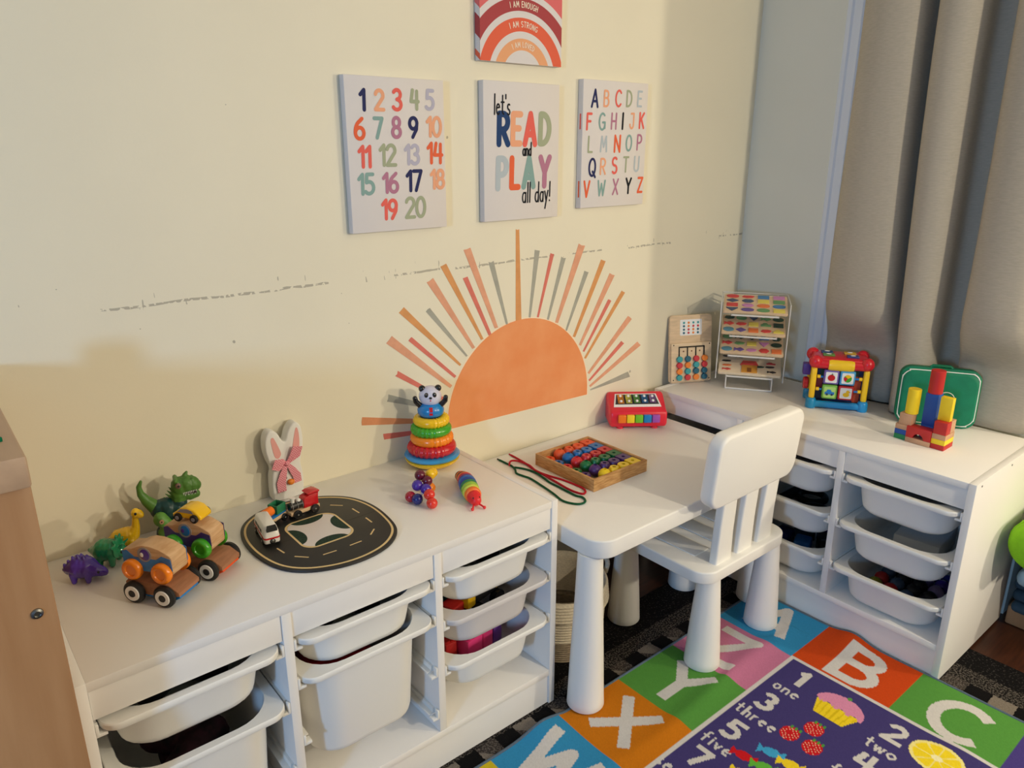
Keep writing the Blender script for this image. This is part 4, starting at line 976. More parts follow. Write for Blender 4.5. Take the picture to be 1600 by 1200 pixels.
# --- road board
M_road = mat('charcoal_road', (40, 38, 36), .45, .4); M_line = mat('cream_line', (226, 196, 138), .6); M_park = mat('park_green', (48, 70, 54), .7, .2, noise=.5, nscale=320, col2=(30, 46, 38))
t = thing('road_board', 'black oval toy road board with cream lane lines and a grass centre', 'toy road', (.4985, -.2255, CZ))
out = catmull([(-.1365, .075, 0), (-.0785, .1455, 0), (-.0315, .1665, 0), (.010, .164, 0), (.0605, .1355, 0), (.1025, .1235, 0), (.1425, .0715, 0), (.1445, -.0235, 0), (.1305, -.1015, 0), (.0925, -.1455, 0), (.0265, -.1675, 0), (-.0365, -.1615, 0), (-.1015, -.1305, 0), (-.1325, -.0755, 0), (-.1435, .0005, 0)], 6, True)
out = catmull([(-.1400, .062, 0), (-.118, .118, 0), (-.074, .154, 0), (-.020, .1665, 0), (.034, .160, 0), (.086, .135, 0), (.126, .092, 0), (.1445, .030, 0), (.1435, -.040, 0), (.128, -.105, 0), (.086, -.148, 0), (.028, -.1665, 0), (-.034, -.162, 0), (-.092, -.135, 0), (-.128, -.088, 0), (-.1435, -.014, 0)], 6, True)
OUT = [(p.x, p.y) for p in out]
g = G(); g.prism(OUT, .0052, T(0, 0, 0), bev=.0012); g.done('board', M_road, t)
def ring(poly, k0, k1, z): 
    g = G(); tt = bmesh.new()
    a = [tt.verts.new((x*k0, y*k0, z)) for x, y in poly]; b_ = [tt.verts.new((x*k1, y*k1, z)) for x, y in poly]; n = len(poly)
    for i in range(n): tt.faces.new((a[i], a[(i+1) % n], b_[(i+1) % n], b_[i]))
    g._add(tt, 0); return g
ring(OUT, .925, .955, .00535).done('edge_line', M_line, t, 0)
INN = rrect(.0580, .0650, .030, 8)
INN = [(x, y-.003) for x, y in INN]
ring(INN, .93, 1.0, .00545).done('centre_line', M_line, t, 0)
# the four grass corners; the star between them is the pale board centre
g = G(); g.flat([(x*.925, y*.925, .00535) for x, y in INN]); g.done('centre_star', mat('pale_board', (222, 212, 204), .45), t, 0)
for cx_, cy_, rx_, ry_ in ((.0, .060, .037, .026), (.0, -.066, .037, .026), (-.0555, -.003, .024, .036), (.0555, -.003, .024, .036)):
    pl = [(cx_+rx_*math.cos(a*math.pi/24), cy_+ry_*math.sin(a*math.pi/24)) for a in range(48)]
    pl = [(max(-.0535, min(.0535, x)), max(-.0630, min(.0570, y))) for x, y in pl]
    g = G(); tt = bmesh.new(); q = [tt.verts.new((x, y, .0055)) for x, y in pl]; ctr = tt.verts.new((max(-.05, min(.05, cx_)), max(-.06, min(.054, cy_)), .0055))
    for i in range(48):
        if (q[i].co-q[(i+1) % 48].co).length > 1e-7: tt.faces.new((ctr, q[i], q[(i+1) % 48]))
    g._add(tt, 0); g.done('grass_patch', M_park, t, 0)
DASH = [((.568,-.14),(.589,-.16)),((.598,-.187),(.6,-.215)),((.6,-.244),(.6,-.271)),((.589,-.3),(.571,-.317)),((.544,-.328),(.517,-.329)),((.487,-.33),(.459,-.328)),((.433,-.319),(.413,-.298)),((.403,-.273),(.399,-.246)), ((.545, -.118), (.518, -.112)), ((.425, -.150), (.412, -.172))]
for a, b_ in DASH:
    A, B = Vector((a[0]-.4985, a[1]+.2255, 0)), Vector((b_[0]-.4985, b_[1]+.2255, 0)); n_ = (B-A).normalized().cross(Vector((0, 0, 1)))*.0016
    G().flat([(p.x, p.y, .0054) for p in (A-n_, B-n_, B+n_, A+n_)]).done('lane_dash', M_line, t, 0)
for y in (-.005,):
    G().flat([(-.130, y-.0004, .00537), (-.060, y-.0004, .00537), (-.060, y+.0004, .00537), (-.130, y+.0004, .00537)]).done('joint', M_dark, t, 0)
    G().flat([(.060, y-.0004, .00537), (.132, y-.0004, .00537), (.132, y+.0004, .00537), (.060, y+.0004, .00537)]).done('joint', M_dark, t, 0)

# --- wooden train and bus on the road
RZ_ = CZ+.0056
M_tw = mat('train_wood', (224, 190, 150), .5, noise=.15, nscale=30, stretch=(1, 1, 8))
def wheels(t, xs_, y, r, w_=.006):
    for x in xs_:
        for sy in (-1, 1):
            g = G(); wheel(g, x, sy*y, r, r, w_); q = g.done('wheel', M_blackg, t); g = G(); g.sph((x, sy*(y+w_/2), r), (.0022, .0015, .0022), 0, 10, 6); g.done('axle_cap', M_metal, q)
t = thing('toy_train', 'wooden toy steam engine with a red cab and black boiler on the road', 'toy train', (.505, -.140, RZ_), 6)
G().bb(-.036, .034, -.0125, .0125, .009, .0170, .001).done('chassis', M_tw, t); G().bb(-.034, .032, -.0105, .0105, .0045, .009, .001).done('underframe', M_blackg, t)
G().cyl((-.034, 0, .0262), (.004, 0, .0262), .0092, None, 26, 0, .0012).done('boiler', M_blackg, t)
g = G(); g.prism([(-.003, .0172), (.032, .0172), (.032, .034), (.0335, .044), (.012, .044), (-.001, .040), (-.003, .036)], .023, T(0, .0115, 0) @ FRONT, bev=.0015); g.done('cab', M_red, t)
g = G(); g.prism([(.008, .0455), (.0345, .0455), (.036, .0485), (.030, .0515), (.014, .0515), (.006, .0485)], .026, T(0, .013, 0) @ FRONT, bev=.0012); g.done('cab_roof', M_red, t)
G().lathe([(0, 0), (.0042, 0), (.0042, .006), (.0060, .010), (.0060, .012), (0, .012)], 18, 0, T(-.024, 0, .0342)).done('chimney', M_whitem, t, 50)
G().sph((-.010, 0, .0350), (.0050, .0050, .0046), 0).done('dome', M_whitem, t)
for x in (-.028, -.016, -.004): G().torus((x, 0, .0262), .0093, .0006, 0, RY(90)).done('boiler_band', mat('silver_band', (150, 150, 150), .4), t)
wheels(t, (-.022, .020), .0148, .0102)
t = thing('toy_train_wagon', 'toy train wagon with a green hopper and an orange log, behind the engine', 'toy train', (.436, -.140, RZ_), 28)
G().bb(-.030, .030, -.0125, .0125, .009, .0165, .001).done('chassis', M_tw, t); G().bb(-.030, .030, -.012, .012, .0166, .0205, .001).done('deck', M_blue, t)
g = G(); g.bb(.001, .029, -.0125, -.0100, .0206, .040, .0006); g.bb(.001, .029, .0100, .0125, .0206, .040, .0006); g.bb(.001, .0035, -.0100, .0100, .0206, .040, .0006); g.bb(.0265, .029, -.0100, .0100, .0206, .040, .0006); g.bb(.0035, .0265, -.0100, .0100, .0206, .0230); g.done('hopper', mat('train_green', (40, 122, 84), .4), t)
g = G(); g.cyl((-.029, 0, .0306), (-.002, 0, .0306), .0100, None, 26, 0, .001); g.done('log_load', mat('bright_orange', (242, 120, 22), .4), t)
wheels(t, (-.019, .019), .0148, .0080)
t = thing('toy_bus', 'white toy coach with a red stripe and black windscreen on the road', 'toy bus', (.402, -.192, RZ_), -98)
M_bus = gloss('bus_white', (236, 232, 226))
g = G(); loft(g, [[(x, y, z) for x, y in rrect(a, b, r, 4, c_)] for a, b, z, r, c_ in ((.043, .0150, .0075, .005, 0), (.0445, .0158, .010, .006, 0), (.0445, .0158, .020, .006, 0), (.042, .0148, .032, .007, -.001), (.037, .0125, .0405, .008, -.003), (.033, .0095, .0425, .007, -.003))]); g.done('body', M_bus, t, 60)
g = G(); loft(g, [[(x, y, z) for x, y in rrect(a, b, r, 4, 0)] for a, b, z, r in ((.0450, .0163, .0175, .006), (.0450, .0163, .0208, .006))], 0, True, True); g.done('red_stripe', M_red, t, 60)
g = G(); tt = bmesh.new()
sh = [(-.0105, .0235), (.0105, .0235), (.0110, .028), (.0085, .0365), (-.0085, .0365), (-.0110, .028)]
g.prism(sh, .0015, T(.0440, 0, 0) @ T(-.0008, 0, 0) @ Matrix.Shear('XZ', 4, (0, 0)) @ RY(0) @ RZ(90) @ FRONT); tt.free(); ws = g.done('windscreen', M_blackg, t)
ws.location.x = .012; ws.rotation_euler.y = math.radians(-17)
for sy in (-1, 1):
    for x in (-.022, -.004, .014): G().box((x, sy*.0150, .0275), (.014, .0012, .0075), .0004).done('side_window', M_blackg, t)
g = G(); g.sph((.0450, 0, .0128), (.0012, .0040, .0040), 0); g.done('front_hub', M_metal, t); g = G(); g.cyl((.0440, 0, .0128), (.0452, 0, .0128), .0055, None, 20); g.done('bumper_disc', M_blackg, t)
wheels(t, (-.026, .026), .0150, .0085, .005)

# --- bunny block with a gingham bow
M_bun = mat('bunny_white', (234, 232, 226), .6, .3); M_bunp = mat('inner_ear_pink', (232, 168, 160), .7, .2)
M_ging = mat('pink_gingham', (226, 132, 142), .8, .2)
nt = M_ging.node_tree; tc = nt.nodes.new('ShaderNodeTexCoord'); ck = nt.nodes.new('ShaderNodeTexChecker'); ck.inputs['Scale'].default_value = 330
ck.inputs['Color1'].default_value = rgb(240, 176, 182); ck.inputs['Color2'].default_value = rgb(218, 116, 132); nt.links.new(tc.outputs['Object'], ck.inputs['Vector']); nt.links.new(ck.outputs[0], nt.nodes['Principled BSDF'].inputs['Base Color'])
t = thing('bunny_ornament', 'white wooden bunny head block with pink ears and a gingham bow', 'ornament', (.516, -.024, CZ))
BN = catmull([(-.042, .150, 0), (-.036, .166, 0), (-.027, .172, 0), (-.014, .164, 0), (-.003, .143, 0), (.004, .141, 0), (.011, .160, 0), (.020, .174, 0), (.031, .179, 0), (.041, .170, 0), (.045, .150, 0), (.044, .122, 0), (.038, .098, 0), (.035, .080, 0), (.038, .055, 0), (.038, .025, 0), (.034, .004, 0), (.022, .0, 0), (-.020, .0, 0), (-.034, .004, 0), (-.036, .028, 0), (-.034, .060, 0), (-.031, .078, 0), (-.038, .100, 0), (-.043, .125, 0)], 5, True)
g = G(); g.prism([(p.x, p.y) for p in BN], .030, T(0, .0150, 0) @ FRONT, bev=.0035, seg=3); g.done('head_block', M_bun, t, 40)
for pts in ([(-.030, .148), (-.026, .156), (-.021, .150), (-.010, .118), (-.012, .108), (-.018, .104), (-.025, .112)], [(.030, .166), (.035, .160), (.036, .135), (.032, .112), (.024, .108), (.018, .112), (.022, .138)]):
    g = G(); g.prism([(p.x, p.y) for p in catmull([(a, b_, 0) for a, b_ in pts], 4, True)], .0008, T(0, -.0149, 0) @ FRONT); g.done('inner_ear', M_bunp, t, 0)
def ribbon(name, pts, wd, par, lift):
    g = G(); tt = bmesh.new(); vs = []
    P = [Vector((a, -.0158-l, b_)) for (a, b_), l in zip(pts, lift)]
    for i, p in enumerate(P):
        d = (P[min(i+1, len(P)-1)]-P[max(i-1, 0)]).normalized(); s_ = d.cross(Vector((0, 1, 0))).normalized()*wd[i]/2
        vs.append((tt.verts.new(p-s_), tt.verts.new(p+s_)))
    for a, b_ in zip(vs, vs[1:]): tt.faces.new((a[0], b_[0], b_[1], a[1]))
    e = bmesh.ops.extrude_face_region(tt, geom=tt.faces[:])
    for v in e['geom']:
        if isinstance(v, bmesh.types.BMVert): v.co.y -= .0012
    bmesh.ops.recalc_face_normals(tt, faces=tt.faces[:]); g._add(tt, 0)
    return g.done(name, M_ging, par, 50)
g = G(); g.sph((.000, -.020, .089), (.0065, .0055, .0060), 0); kn = g.done('bow_knot', M_ging, t)
ribbon('bow_loop', [(-.002, .090), (-.012, .097), (-.024, .098), (-.029, .088), (-.020, .083), (-.004, .087)], [.006, .015, .020, .018, .014, .006], t, [.003, .008, .010, .009, .005, .002])
ribbon('bow_loop', [(.002, .091), (.012, .104), (.022, .122), (.030, .121), (.026, .104), (.006, .090)], [.006, .014, .018, .016, .014, .006], t, [.003, .008, .010, .009, .005, .002])
ribbon('bow_tail', [(-.002, .087), (-.010, .068), (-.017, .046), (-.016, .022)], [.007, .016, .021, .020], t, [.003, .004, .003, .001])
ribbon('bow_tail', [(.002, .087), (.012, .070), (.021, .054), (.023, .036)], [.007, .015, .019, .018], t, [.003, .004, .003, .001])
G().sph((-.003, -.0152, .0525), .0022, 0, 12, 8).done('eye', M_blackg, t)
G().sph((.006, -.0190, .0415), (.0085, .0065, .0070), 0).done('nose', mat('carrot_orange', (240, 136, 36), .5), t)

# --- panda ring stacker
t = thing('ring_stacker', 'panda-topped stack of coloured rings beside the sun decal', 'stacking toy', (.884, -.079, CZ))
G().lathe([(0, 0), (.034, 0), (.053, .004), (.0665, .013), (.0695, .0195), (.064, .0215), (0, .0215)], 48).done('rocker_base', M_yel, t, 60)
G().lathe([(0, .0217), (.062, .0217), (.0685, .0235), (.0705, .0275), (.0670, .0310), (.060, .0330), (0, .0335)], 48).done('blue_plate', mat('sky_gloss', (52, 150, 206), .25, coat=.3), t, 60)
for R_, r_, z_, mm, nm in ((.0470, .0150, .0470, M_red, 'red'), (.0410, .0135, .0720, M_org, 'orange'), (.0385, .0130, .0955, M_grn, 'green'), (.0330, .0125, .1185, M_yel, 'yellow')):
    ph = {'red': 3.6, 'orange': 5.3, 'green': 3.2, 'yellow': 5.4}[nm]
    def lob(a, ph=ph):
        d = abs((a-ph+math.pi) % (2*math.pi)-math.pi)
        return 1+(.10*math.cos(a*26) if d < 1.15 else 0)
    g = G(); g.torus((0, 0, z_), R_, r_, 0, None, 104, 14, lob); q = g.done('ring', mm, t, 60); q['label'] = nm+' ring'
g = G(); g.lathe([(0, .130), (.026, .130), (.0325, .137), (.0335, .147), (.029, .158), (.020, .165), (0, .166)], 40); g.done('panda_body', mat('azure_gloss', (20, 130, 196), .25, coat=.3), t, 60)
# the panda looks towards the room (-x,-y)
fc = math.radians(238)
def fd(a, el, r, c=(0, 0, .181)): return (c[0]+r*math.cos(el)*math.cos(fc+a), c[1]+r*math.cos(el)*math.sin(fc+a), c[2]+r*math.sin(el))
g = G(); g.sph((0, 0, .181), (.0285, .0285, .0262), 0, 32, 20); hd = g.done('panda_head', mat('lavender_white', (214, 212, 228), .3, coat=.3), t)
for s_ in (-1, 1):
    G().sph((.020*math.cos(fc+s_*1.45), .020*math.sin(fc+s_*1.45), .2015), .0085, 0).done('ear', M_blackg, hd)
    p = fd(s_*.40, .34, .0262); G().sph(p, (.0056, .0056, .0066), 0).done('eye_patch', M_blackg, hd)
    p = fd(s_*.38, .40, .0312); G().sph(p, .0014, 0, 10, 6).done('eye_glint', mat('grey_print', (150, 148, 152), .5), hd)
    a = blob('arm', [[(.026*math.cos(fc+s_*1.35), .026*math.sin(fc+s_*1.35), .158, .0075), (.037*math.cos(fc+s_*1.35), .037*math.sin(fc+s_*1.35), .170, .0070), (.039*math.cos(fc+s_*1.35), .039*math.sin(fc+s_*1.35), .179, .0062)]], M_blackg, t, .0012, 2)
G().sph(fd(0, .10, .0283), (.0040, .0040, .0030), 0).done('nose', M_blackg, hd)
G().sph(fd(0, -.14, .0280), (.0018, .0018, .0020), 0).done('mouth', M_red, hd)
g = G(); q = fd(0, -.2, .0315, (0, 0, .152)); g.box((q[0], q[1], .1500), (.0030, .0085, .020), .0006, 0, (0, math.radians(-14), fc)); g.done('tie', M_red, t)

# --- wooden ball clutch toy
t = thing('ball_cluster', 'clutching toy of shiny coloured wooden balls in front of the rings', 'baby toy', (.755, -.245, CZ))
M_elas = mat('white_cord', (226, 222, 214), .7)
BL = [('maroon', (.761, -.213, .048), M_mar), ('maroon', (.768, -.231, .038), M_mar), ('purple', (.741, -.232, .035), M_pur), ('purple', (.752, -.250, .029), M_pur), ('navy', (.727, -.253, .0128), M_navy), ('dark red', (.7215, -.2325, .0128), mat('crimson', (170, 22, 48), .25, coat=.3)),
      ('red', (.745, -.275, .027), M_red), ('red', (.741, -.291, .0128), M_red), ('yellow', (.7895, -.2135, .042), M_yel), ('yellow', (.806, -.197, .036), M_yel), ('orange', (.782, -.222, .0128), M_org)]
mk = mat('scarlet_gloss', (222, 50, 36), .25, coat=.3)
for nm, p, mm in BL:
    if nm == 'red': mm = mk
    q = G().sph((p[0]-.755, p[1]+.245, p[2]), .0127, 0, 24, 16).done('ball', mm, t); q['label'] = nm+' ball'
cc = [Vector((p[0]-.755, p[1]+.245, p[2])) for _, p, _ in BL]
for i, j in ((0, 1), (2, 3), (4, 5), (6, 7), (8, 9), (1, 2), (3, 6), (3, 4), (1, 8), (1, 10)): G().tube([cc[i], (cc[i]+cc[j])/2, cc[j]], .0026, 8).done('elastic_cord', M_elas, t)

# --- rainbow caterpillar
t = thing('toy_caterpillar', 'jointed rainbow caterpillar with a red head at the cabinet edge', 'baby toy', (.838, -.290, CZ), 0)
path = catmull([(.036, .075, 0), (.030, .052, 0), (.020, .028, 0), (.008, .004, 0), (-.004, -.022, 0), (-.012, -.044, 0)], 4)
SEG = [((24, 22, 26), .0098), ((228, 120, 40), .0112), ((50, 40, 60), .0126), ((240, 130, 50), .0140), ((206, 36, 56), .0152), ((92, 50, 120), .0158), ((28, 104, 180), .0164), ((22, 70, 150), .0166), ((26, 120, 80), .0166), ((150, 190, 60), .0164), ((206, 214, 80), .0158), ((242, 118, 40), .0152)]
SEG = [(c_, r_*1.28) for c_, r_ in SEG]; n = len(SEG); L_ = len(path)-1
for i, (c_, r_) in enumerate(SEG):
    f = i/(n-1)*L_*.92; k = int(f); p = path[k].lerp(path[min(k+1, L_)], f-k); d = (path[min(k+1, L_)]-path[k]).normalized()
    q = d.to_track_quat('Z', 'Y').to_matrix().to_4x4()
    g = G(); g.lathe([(0, -.0085), (r_*.80, -.0085), (r_*.97, -.006), (r_, -.001), (r_*.97, .003), (r_*.80, .0055), (0, .006)], 32, 0, T(p.x, p.y, r_) @ q); g.done('segment', mat('cat_%d_%d_%d' % c_, c_, .4), t, 50)
p = path[-1]; d = (path[-1]-path[-2]).normalized(); sdv = Vector((-d.y, d.x, 0)); M_cath = mat('cat_red', (228, 36, 40), .4)
hd = blob('head', [[(p.x, p.y, .0175, .0170), (p.x+d.x*.012, p.y+d.y*.012, .0155, .0135)]], M_cath, t, .0013, 3)
for s_ in (-1, 1):
    a = Vector((p.x, p.y, .008))+d*.016+sdv*s_*.005; b_ = Vector((p.x, p.y, .0046))+d*.032+sdv*s_*.014
    G().tube([a, (a+b_)/2+Vector((0, 0, .0005)), b_], .0021, 8).done('feeler', M_cath, hd); G().sph(b_, .0038, 0, 12, 8).done('feeler_tip', M_cath, hd)
    G().sph(Vector((p.x, p.y, .0235))+d*.017+sdv*s_*.007, .0022, 0, 10, 8).done('eye', M_blackg, hd)

# ================================================================== TOYS ON THE PLAY TABLE
TBL = .480
tr = thing('bead_tray', 'shallow wooden tray of coloured lacing beads on the white table', 'tray', (1.302, -.2355, TBL))
hw, hd, hh, tk = .1035, .1145, .035, .007
for a in ((-hw, hw, -hd, -hd+tk), (-hw, hw, hd-tk, hd), (-hw, -hw+tk, -hd+tk, hd-tk), (hw-tk, hw, -hd+tk, hd-tk)):
    G().bb(a[0], a[1], a[2], a[3], 0, hh, .001).done('side', M_tray, tr)
G().bb(-hw+tk, hw-tk, -hd+tk, hd-tk, .001, .005).done('bottom', M_ply, tr)
BC = [('orange', M_orgm), ('blue', mat('bead_blue', (30, 110, 176), .35)), ('red', mat('bead_red', (206, 44, 50), .35)), ('green', mat('bead_green', (20, 112, 62), .35)), ('purple', mat('bead_purple', (76, 44, 110), .35)), ('yellow', mat('bead_yellow', (240, 206, 30), .35))]
def bead(shape, mm):
    g = G(); h = .0052
    if shape == 'ring': g.lathe([(h, .002), (.0125, .002), (.0155, .007), (.0155, .012), (.0125, .017), (h, .017), (h, .002)], 28)
    elif shape == 'ball': g.lathe([(h, .001)]+[(.0172*math.cos(math.radians(a)), .0172+.0162*math.sin(math.radians(a))) for a in range(-65, 66, 13)]+[(h, .0334), (h, .001)], 28)
    elif shape == 'barrel': g.lathe([(h, .001), (.0115, .001), (.0158, .009), (.0165, .015), (.0158, .021), (.0115, .029), (h, .029), (h, .001)], 28)
    elif shape == 'disc': g.lathe([(h, .001), (.0150, .001), (.0172, .004), (.0172, .024), (.0150, .027), (h, .027), (h, .001)], 28)
    else:
        A = [(.0168*x, .0168*y) for x, y in rrect(1, 1, .18, 3)]; n = len(A); B = [(h*math.cos(2*math.pi*(k+.0)/n+.78-.78), h*math.sin(2*math.pi*k/n)) for k in range(n)]
        P = lambda L, z: [(x, y, z) for x, y in L]
        loft(g, [P(B, .001), P(A, .001), P(A, .0275), P(B, .0275), P(B, .001)], 0, False, False)
    return g.done('lacing_bead', mm, None, 45)
SH = ['ring', 'ball', 'barrel', 'disc', 'cube']; SN = ['small ring', 'round', 'barrel', 'thick disc', 'cube']
protos = {}
for r, (cn, mm) in enumerate(BC):
    for k in range(5):
        if r == 5 and k == 0: continue
        o = bead(SH[k], mm); x = 1.302-.0735+.0368*k+.0005; y = -.2355+.0875-.0350*r
        o.location = (x, y, TBL+.005)
        tag(o, '%s %s bead in the wooden tray, %s' % (cn, SN[k], ('in the row next to the wall', 'second row from the wall', 'third row from the wall', 'fourth row from the wall', 'second row from the table front', 'row along the table front')[r]), 'bead', 'lacing beads in the tray')
GRN = [(1.138,-.036),(1.138,-.069),(1.138,-.09),(1.13,-.115),(1.117,-.136),(1.120,-.162),(1.124,-.186),(1.118,-.238),(1.110,-.29),(1.100,-.335),(1.107,-.362),(1.122,-.379),(1.142,-.376),(1.152,-.355),(1.146,-.338),(1.146,-.305),(1.147,-.27),(1.148,-.235),(1.152,-.21),(1.158,-.175),(1.158,-.148),(1.152,-.126),(1.140,-.104)]
def cord(name, label, pts, zs_, mm, tip):
    t = thing(name, label, 'lace', (0, 0, TBL))
    p = catmull([(x, y, z) for (x, y), z in zip(pts, zs_)], 6)
    G().tube(p, .0028, 8).done('cord', mm, t)
    for a, b_ in ((p[0], p[3]), (p[-1], p[-4])): G().tube([a+(a-b_).normalized()*.010, a, b_], .0021, 8).done('tip', tip, t)
M_lg, M_lr = mat('lace_green', (16, 84, 52), .7, .2), mat('lace_red', (186, 26, 44), .7, .2)
cord('threading_string', 'looped dark green threading string on the white table', GRN, [.003]*17+[.003, .004, .004, .003, .003, .003], M_lg, M_black)
REDL = [(1.186,-.030),(1.184,-.063),(1.180,-.100),(1.172,-.140),(1.170,-.175),(1.176,-.210),(1.186,-.250),(1.190,-.290),(1.190,-.320),(1.180,-.338),(1.167,-.342),(1.160,-.322),(1.158,-.295),(1.162,-.249),(1.164,-.200),(1.166,-.160),(1.176,-.120),(1.170,-.085),(1.158,-.070),(1.145,-.074),(1.134,-.085)]
cord('threading_string', 'looped red threading string between the bead tray and the green string', REDL, [.0028]*12+[.0030, .0032]+[.0050]*3+[.0060, .0070, .0080, .0085], M_lr, M_lr)

# --- red xylophone piano
M_xr = mat('xylophone_red', (222, 28, 52), .35, coat=.2)
t = thing('toy_xylophone', 'red toy xylophone piano with five coloured keys on the table', 'toy instrument', (1.660, -.083, TBL), -37)
g = G(); g.prism([(-.046, .010), (-.050, .018), (-.050, .054), (-.046, .060), (-.030, .064), (.026, .098), (.036, .099), (.044, .090), (.047, .070), (.047, .018), (.043, .010)], .184, T(-.092, 0, 0) @ RY(90) @ RZ(90), bev=.011, seg=4)
g.done('body', M_xr, t, 50)
for x in (-.055, .055):
    for y in (-.030, .024): G().cyl((x, y, 0), (x, y, .012), .011, .009, 20).done('foot', M_xr, t)
g = G(); g.bb(-.068, .068, -.0500, -.040, .024, .052, .002); g.done('key_recess', mat('dark_red_inside', (92, 12, 24), .5), t)
KC = [('orange', (240, 120, 24)), ('yellow', (240, 206, 40)), ('lime', (112, 190, 40)), ('blue', (20, 126, 190)), ('violet', (160, 80, 172))]
for i, (nm, c_) in enumerate(KC):
    x = -.0535+.0268*i
    q = G().bb(x-.0122, x+.0122, -.060, -.036, .026, .051, .0022).done('key', mat('key_'+nm, c_, .35), t); q['label'] = nm+' key'
# xylophone bars behind the keys on a white sloped plate
sl = math.atan2(.034, .056); g = G(); pm = T(0, -.0300, .0642) @ Matrix.Rotation(sl, 4, 'X')
g.prism([(-.076, .006), (.076, .006), (.066, .060), (-.066, .060)], .0016, pm); g.done('sound_plate', M_whitem, t)
g = G(); g.prism([(-.070, .016), (.070, .016), (.062, .057), (-.062, .057)], .0020, pm); g.done('plate_recess', mat('dark_grey', (60, 58, 62), .5), t)
MBAR = [(214, 140, 60), (190, 190, 90), (96, 150, 84), (60, 110, 160), (140, 110, 160)]
for i, c_ in enumerate(MBAR):
    x = -.050+.025*i; 
    ln = .0165-.0006*i
    g = G(); g.tr = pm; g.box((x*(1.02), .0355, .0052), (.0200, 2*ln+.004, .0030), .0012); q = g.done('chime_bar', mat('bar_%d' % i, c_, .25, metal=.75), t)
    for yy in (.0355-ln*.66, .0355+ln*.66):
        g = G(); g.tr = pm; g.sph((x*1.02, yy, .0075), (.0046, .0046, .0036), 0, 14, 8); g.done('bar_cap', M_whitem, q)

# ================================================================== TOYS ON THE RIGHT CABINET
# --- colour slide puzzle leaning on the wall
M_st = [mat('teal_disc', (54, 156, 160), .45), mat('petrol_disc', (24, 96, 118), .45), mat('red_disc', (202, 50, 62), .45), mat('tangerine_disc', (238, 132, 48), .45)]
t = thing('slide_puzzle', 'wooden colour slide puzzle board leaning in the corner', 'puzzle', (1.953, -.066, CZ), 0, None, (math.radians(-7), 0, math.radians(-26)))
BW, BH = .078, .232
g = G(); g.prism(rrect(BW, BH/2, .012, 5, 0, BH/2), .010, T(0, .005, 0) @ FRONT, bev=.0015); g.done('back_board', M_ply, t)
g = G(); g.prism(rrect(BW-.004, .066, .004, 3, 0, .072), .008, T(0, -.005, 0) @ FRONT, bev=.001); g.done('front_board', mat('pale_ply', (232, 204, 166), .55, .3, noise=.12, nscale=22, stretch=(1, 1, 5)), t)
for x in (-.046, -.0155, .0155, .046):
    G().bb(x-.0024, x+.0024, -.0136, -.0126, .018, .125).done('groove', M_blackg, t)
G().bb(-.048, .048, -.0137, -.0127, .122, .127).done('groove', M_blackg, t)
for x in (-.030, 0, .030):
    G().cyl((x, -.0125, .110), (x, -.0138, .110), .0028, None, 12).done('screw', mat('brown_screw', (120, 80, 52), .5), t)
for x, z in ((-.066, .132), (.066, .132), (-.066, .012), (.066, .012)): G().cyl((x, -.0125, z), (x, -.0136, z), .0022, None, 10).done('screw', M_dark, t)
DISC = [[0, 2, 3, 0], [1, 3, 0, 2], [2, 0, 1, 3], [3, 2, 1, 1]]
for ci, x in enumerate((-.046, -.0155, .0155, .046)):
    for ri in range(4):
        g = G(); g.cyl((x, -.0135, .084-.0212*ri), (x, -.0225, .084-.0212*ri), .0102, None, 28, 0, .001); g.done('sliding_disc', M_st[DISC[ci][ri]], t)
g = G(); g.prism(rrect(.040, .027, .003, 3, 0, .190), .0008, T(0, -.0048, 0) @ FRONT); pc = g.done('pattern_card', M_whitem, t, 0)
for ci in range(4):
    for ri in range(4):
        c_ = M_st[[0, 1, 1, 1, 3, 3, 2, 2, 0, 2, 3, 3, 0, 2, 1, 1][ci*4+ri]]
        G().cyl((-.026+.0173*ci, -.0056, .206-.0115*ri), (-.026+.0173*ci, -.0062, .206-.0115*ri), .0040, None, 16).done('card_dot', c_, pc)

# --- wire rack with four peg puzzles
RT = -56
t = thing('puzzle_rack', 'clear and white wire rack holding four wooden puzzles by the window wall', 'rack', (2.030, -.246, CZ), RT)
M_wire = mat('white_wire', (222, 220, 214), .35); M_acr = mat('clear_acrylic', (206, 204, 192), .1, .4, alpha=.30)
SHF = [(.052, .0), (.122, .002), (.188, .004), (.258, .006)]
for sx in (-.073, .073):
    G().tube([(sx, -.004, .003), (sx, .100, .003), (sx, .135, .022), (sx, .150, .290)], .0024, 8).done('side_wire', M_wire, t)
    G().tube([(sx, -.004, .003), (sx, -.002, .048)], .0022, 8).done('front_post', M_wire, t)
    for z, y in SHF: G().tube([(sx, y-.006, z-.0055), (sx, y-.006, z-.0095), (sx, y+.110, z+.0255), (sx, .147, z+.036)], .0020, 8).done('shelf_wire', M_wire, t)
G().tube([(-.073, -.004, .003), (.073, -.004, .003)], .0030, 8).done('foot_bar', M_wire, t)
G().tube([(-.073, .135, .022), (.073, .135, .022)], .0024, 8).done('back_bar', M_wire, t); G().tube([(-.073, .150, .290), (.073, .150, .290)], .0024, 8).done('top_bar', M_wire, t)
for z, y in SHF: G().tube([(-.073, y-.006, z-.0075), (.073, y-.006, z-.0075)], .0030, 8).done('stop_bar', M_wire, t)
for sx in (-.107, .107): G().bb(sx-.0015, sx+.0015, .012, .200, .030, .290).done('side_pane', M_acr, t, 0); G().tube([(sx, .012, .030), (sx, .200, .030), (sx, .200, .290), (sx, .012, .290)], .0017, 6, True).done('pane_rim', M_wire, t)
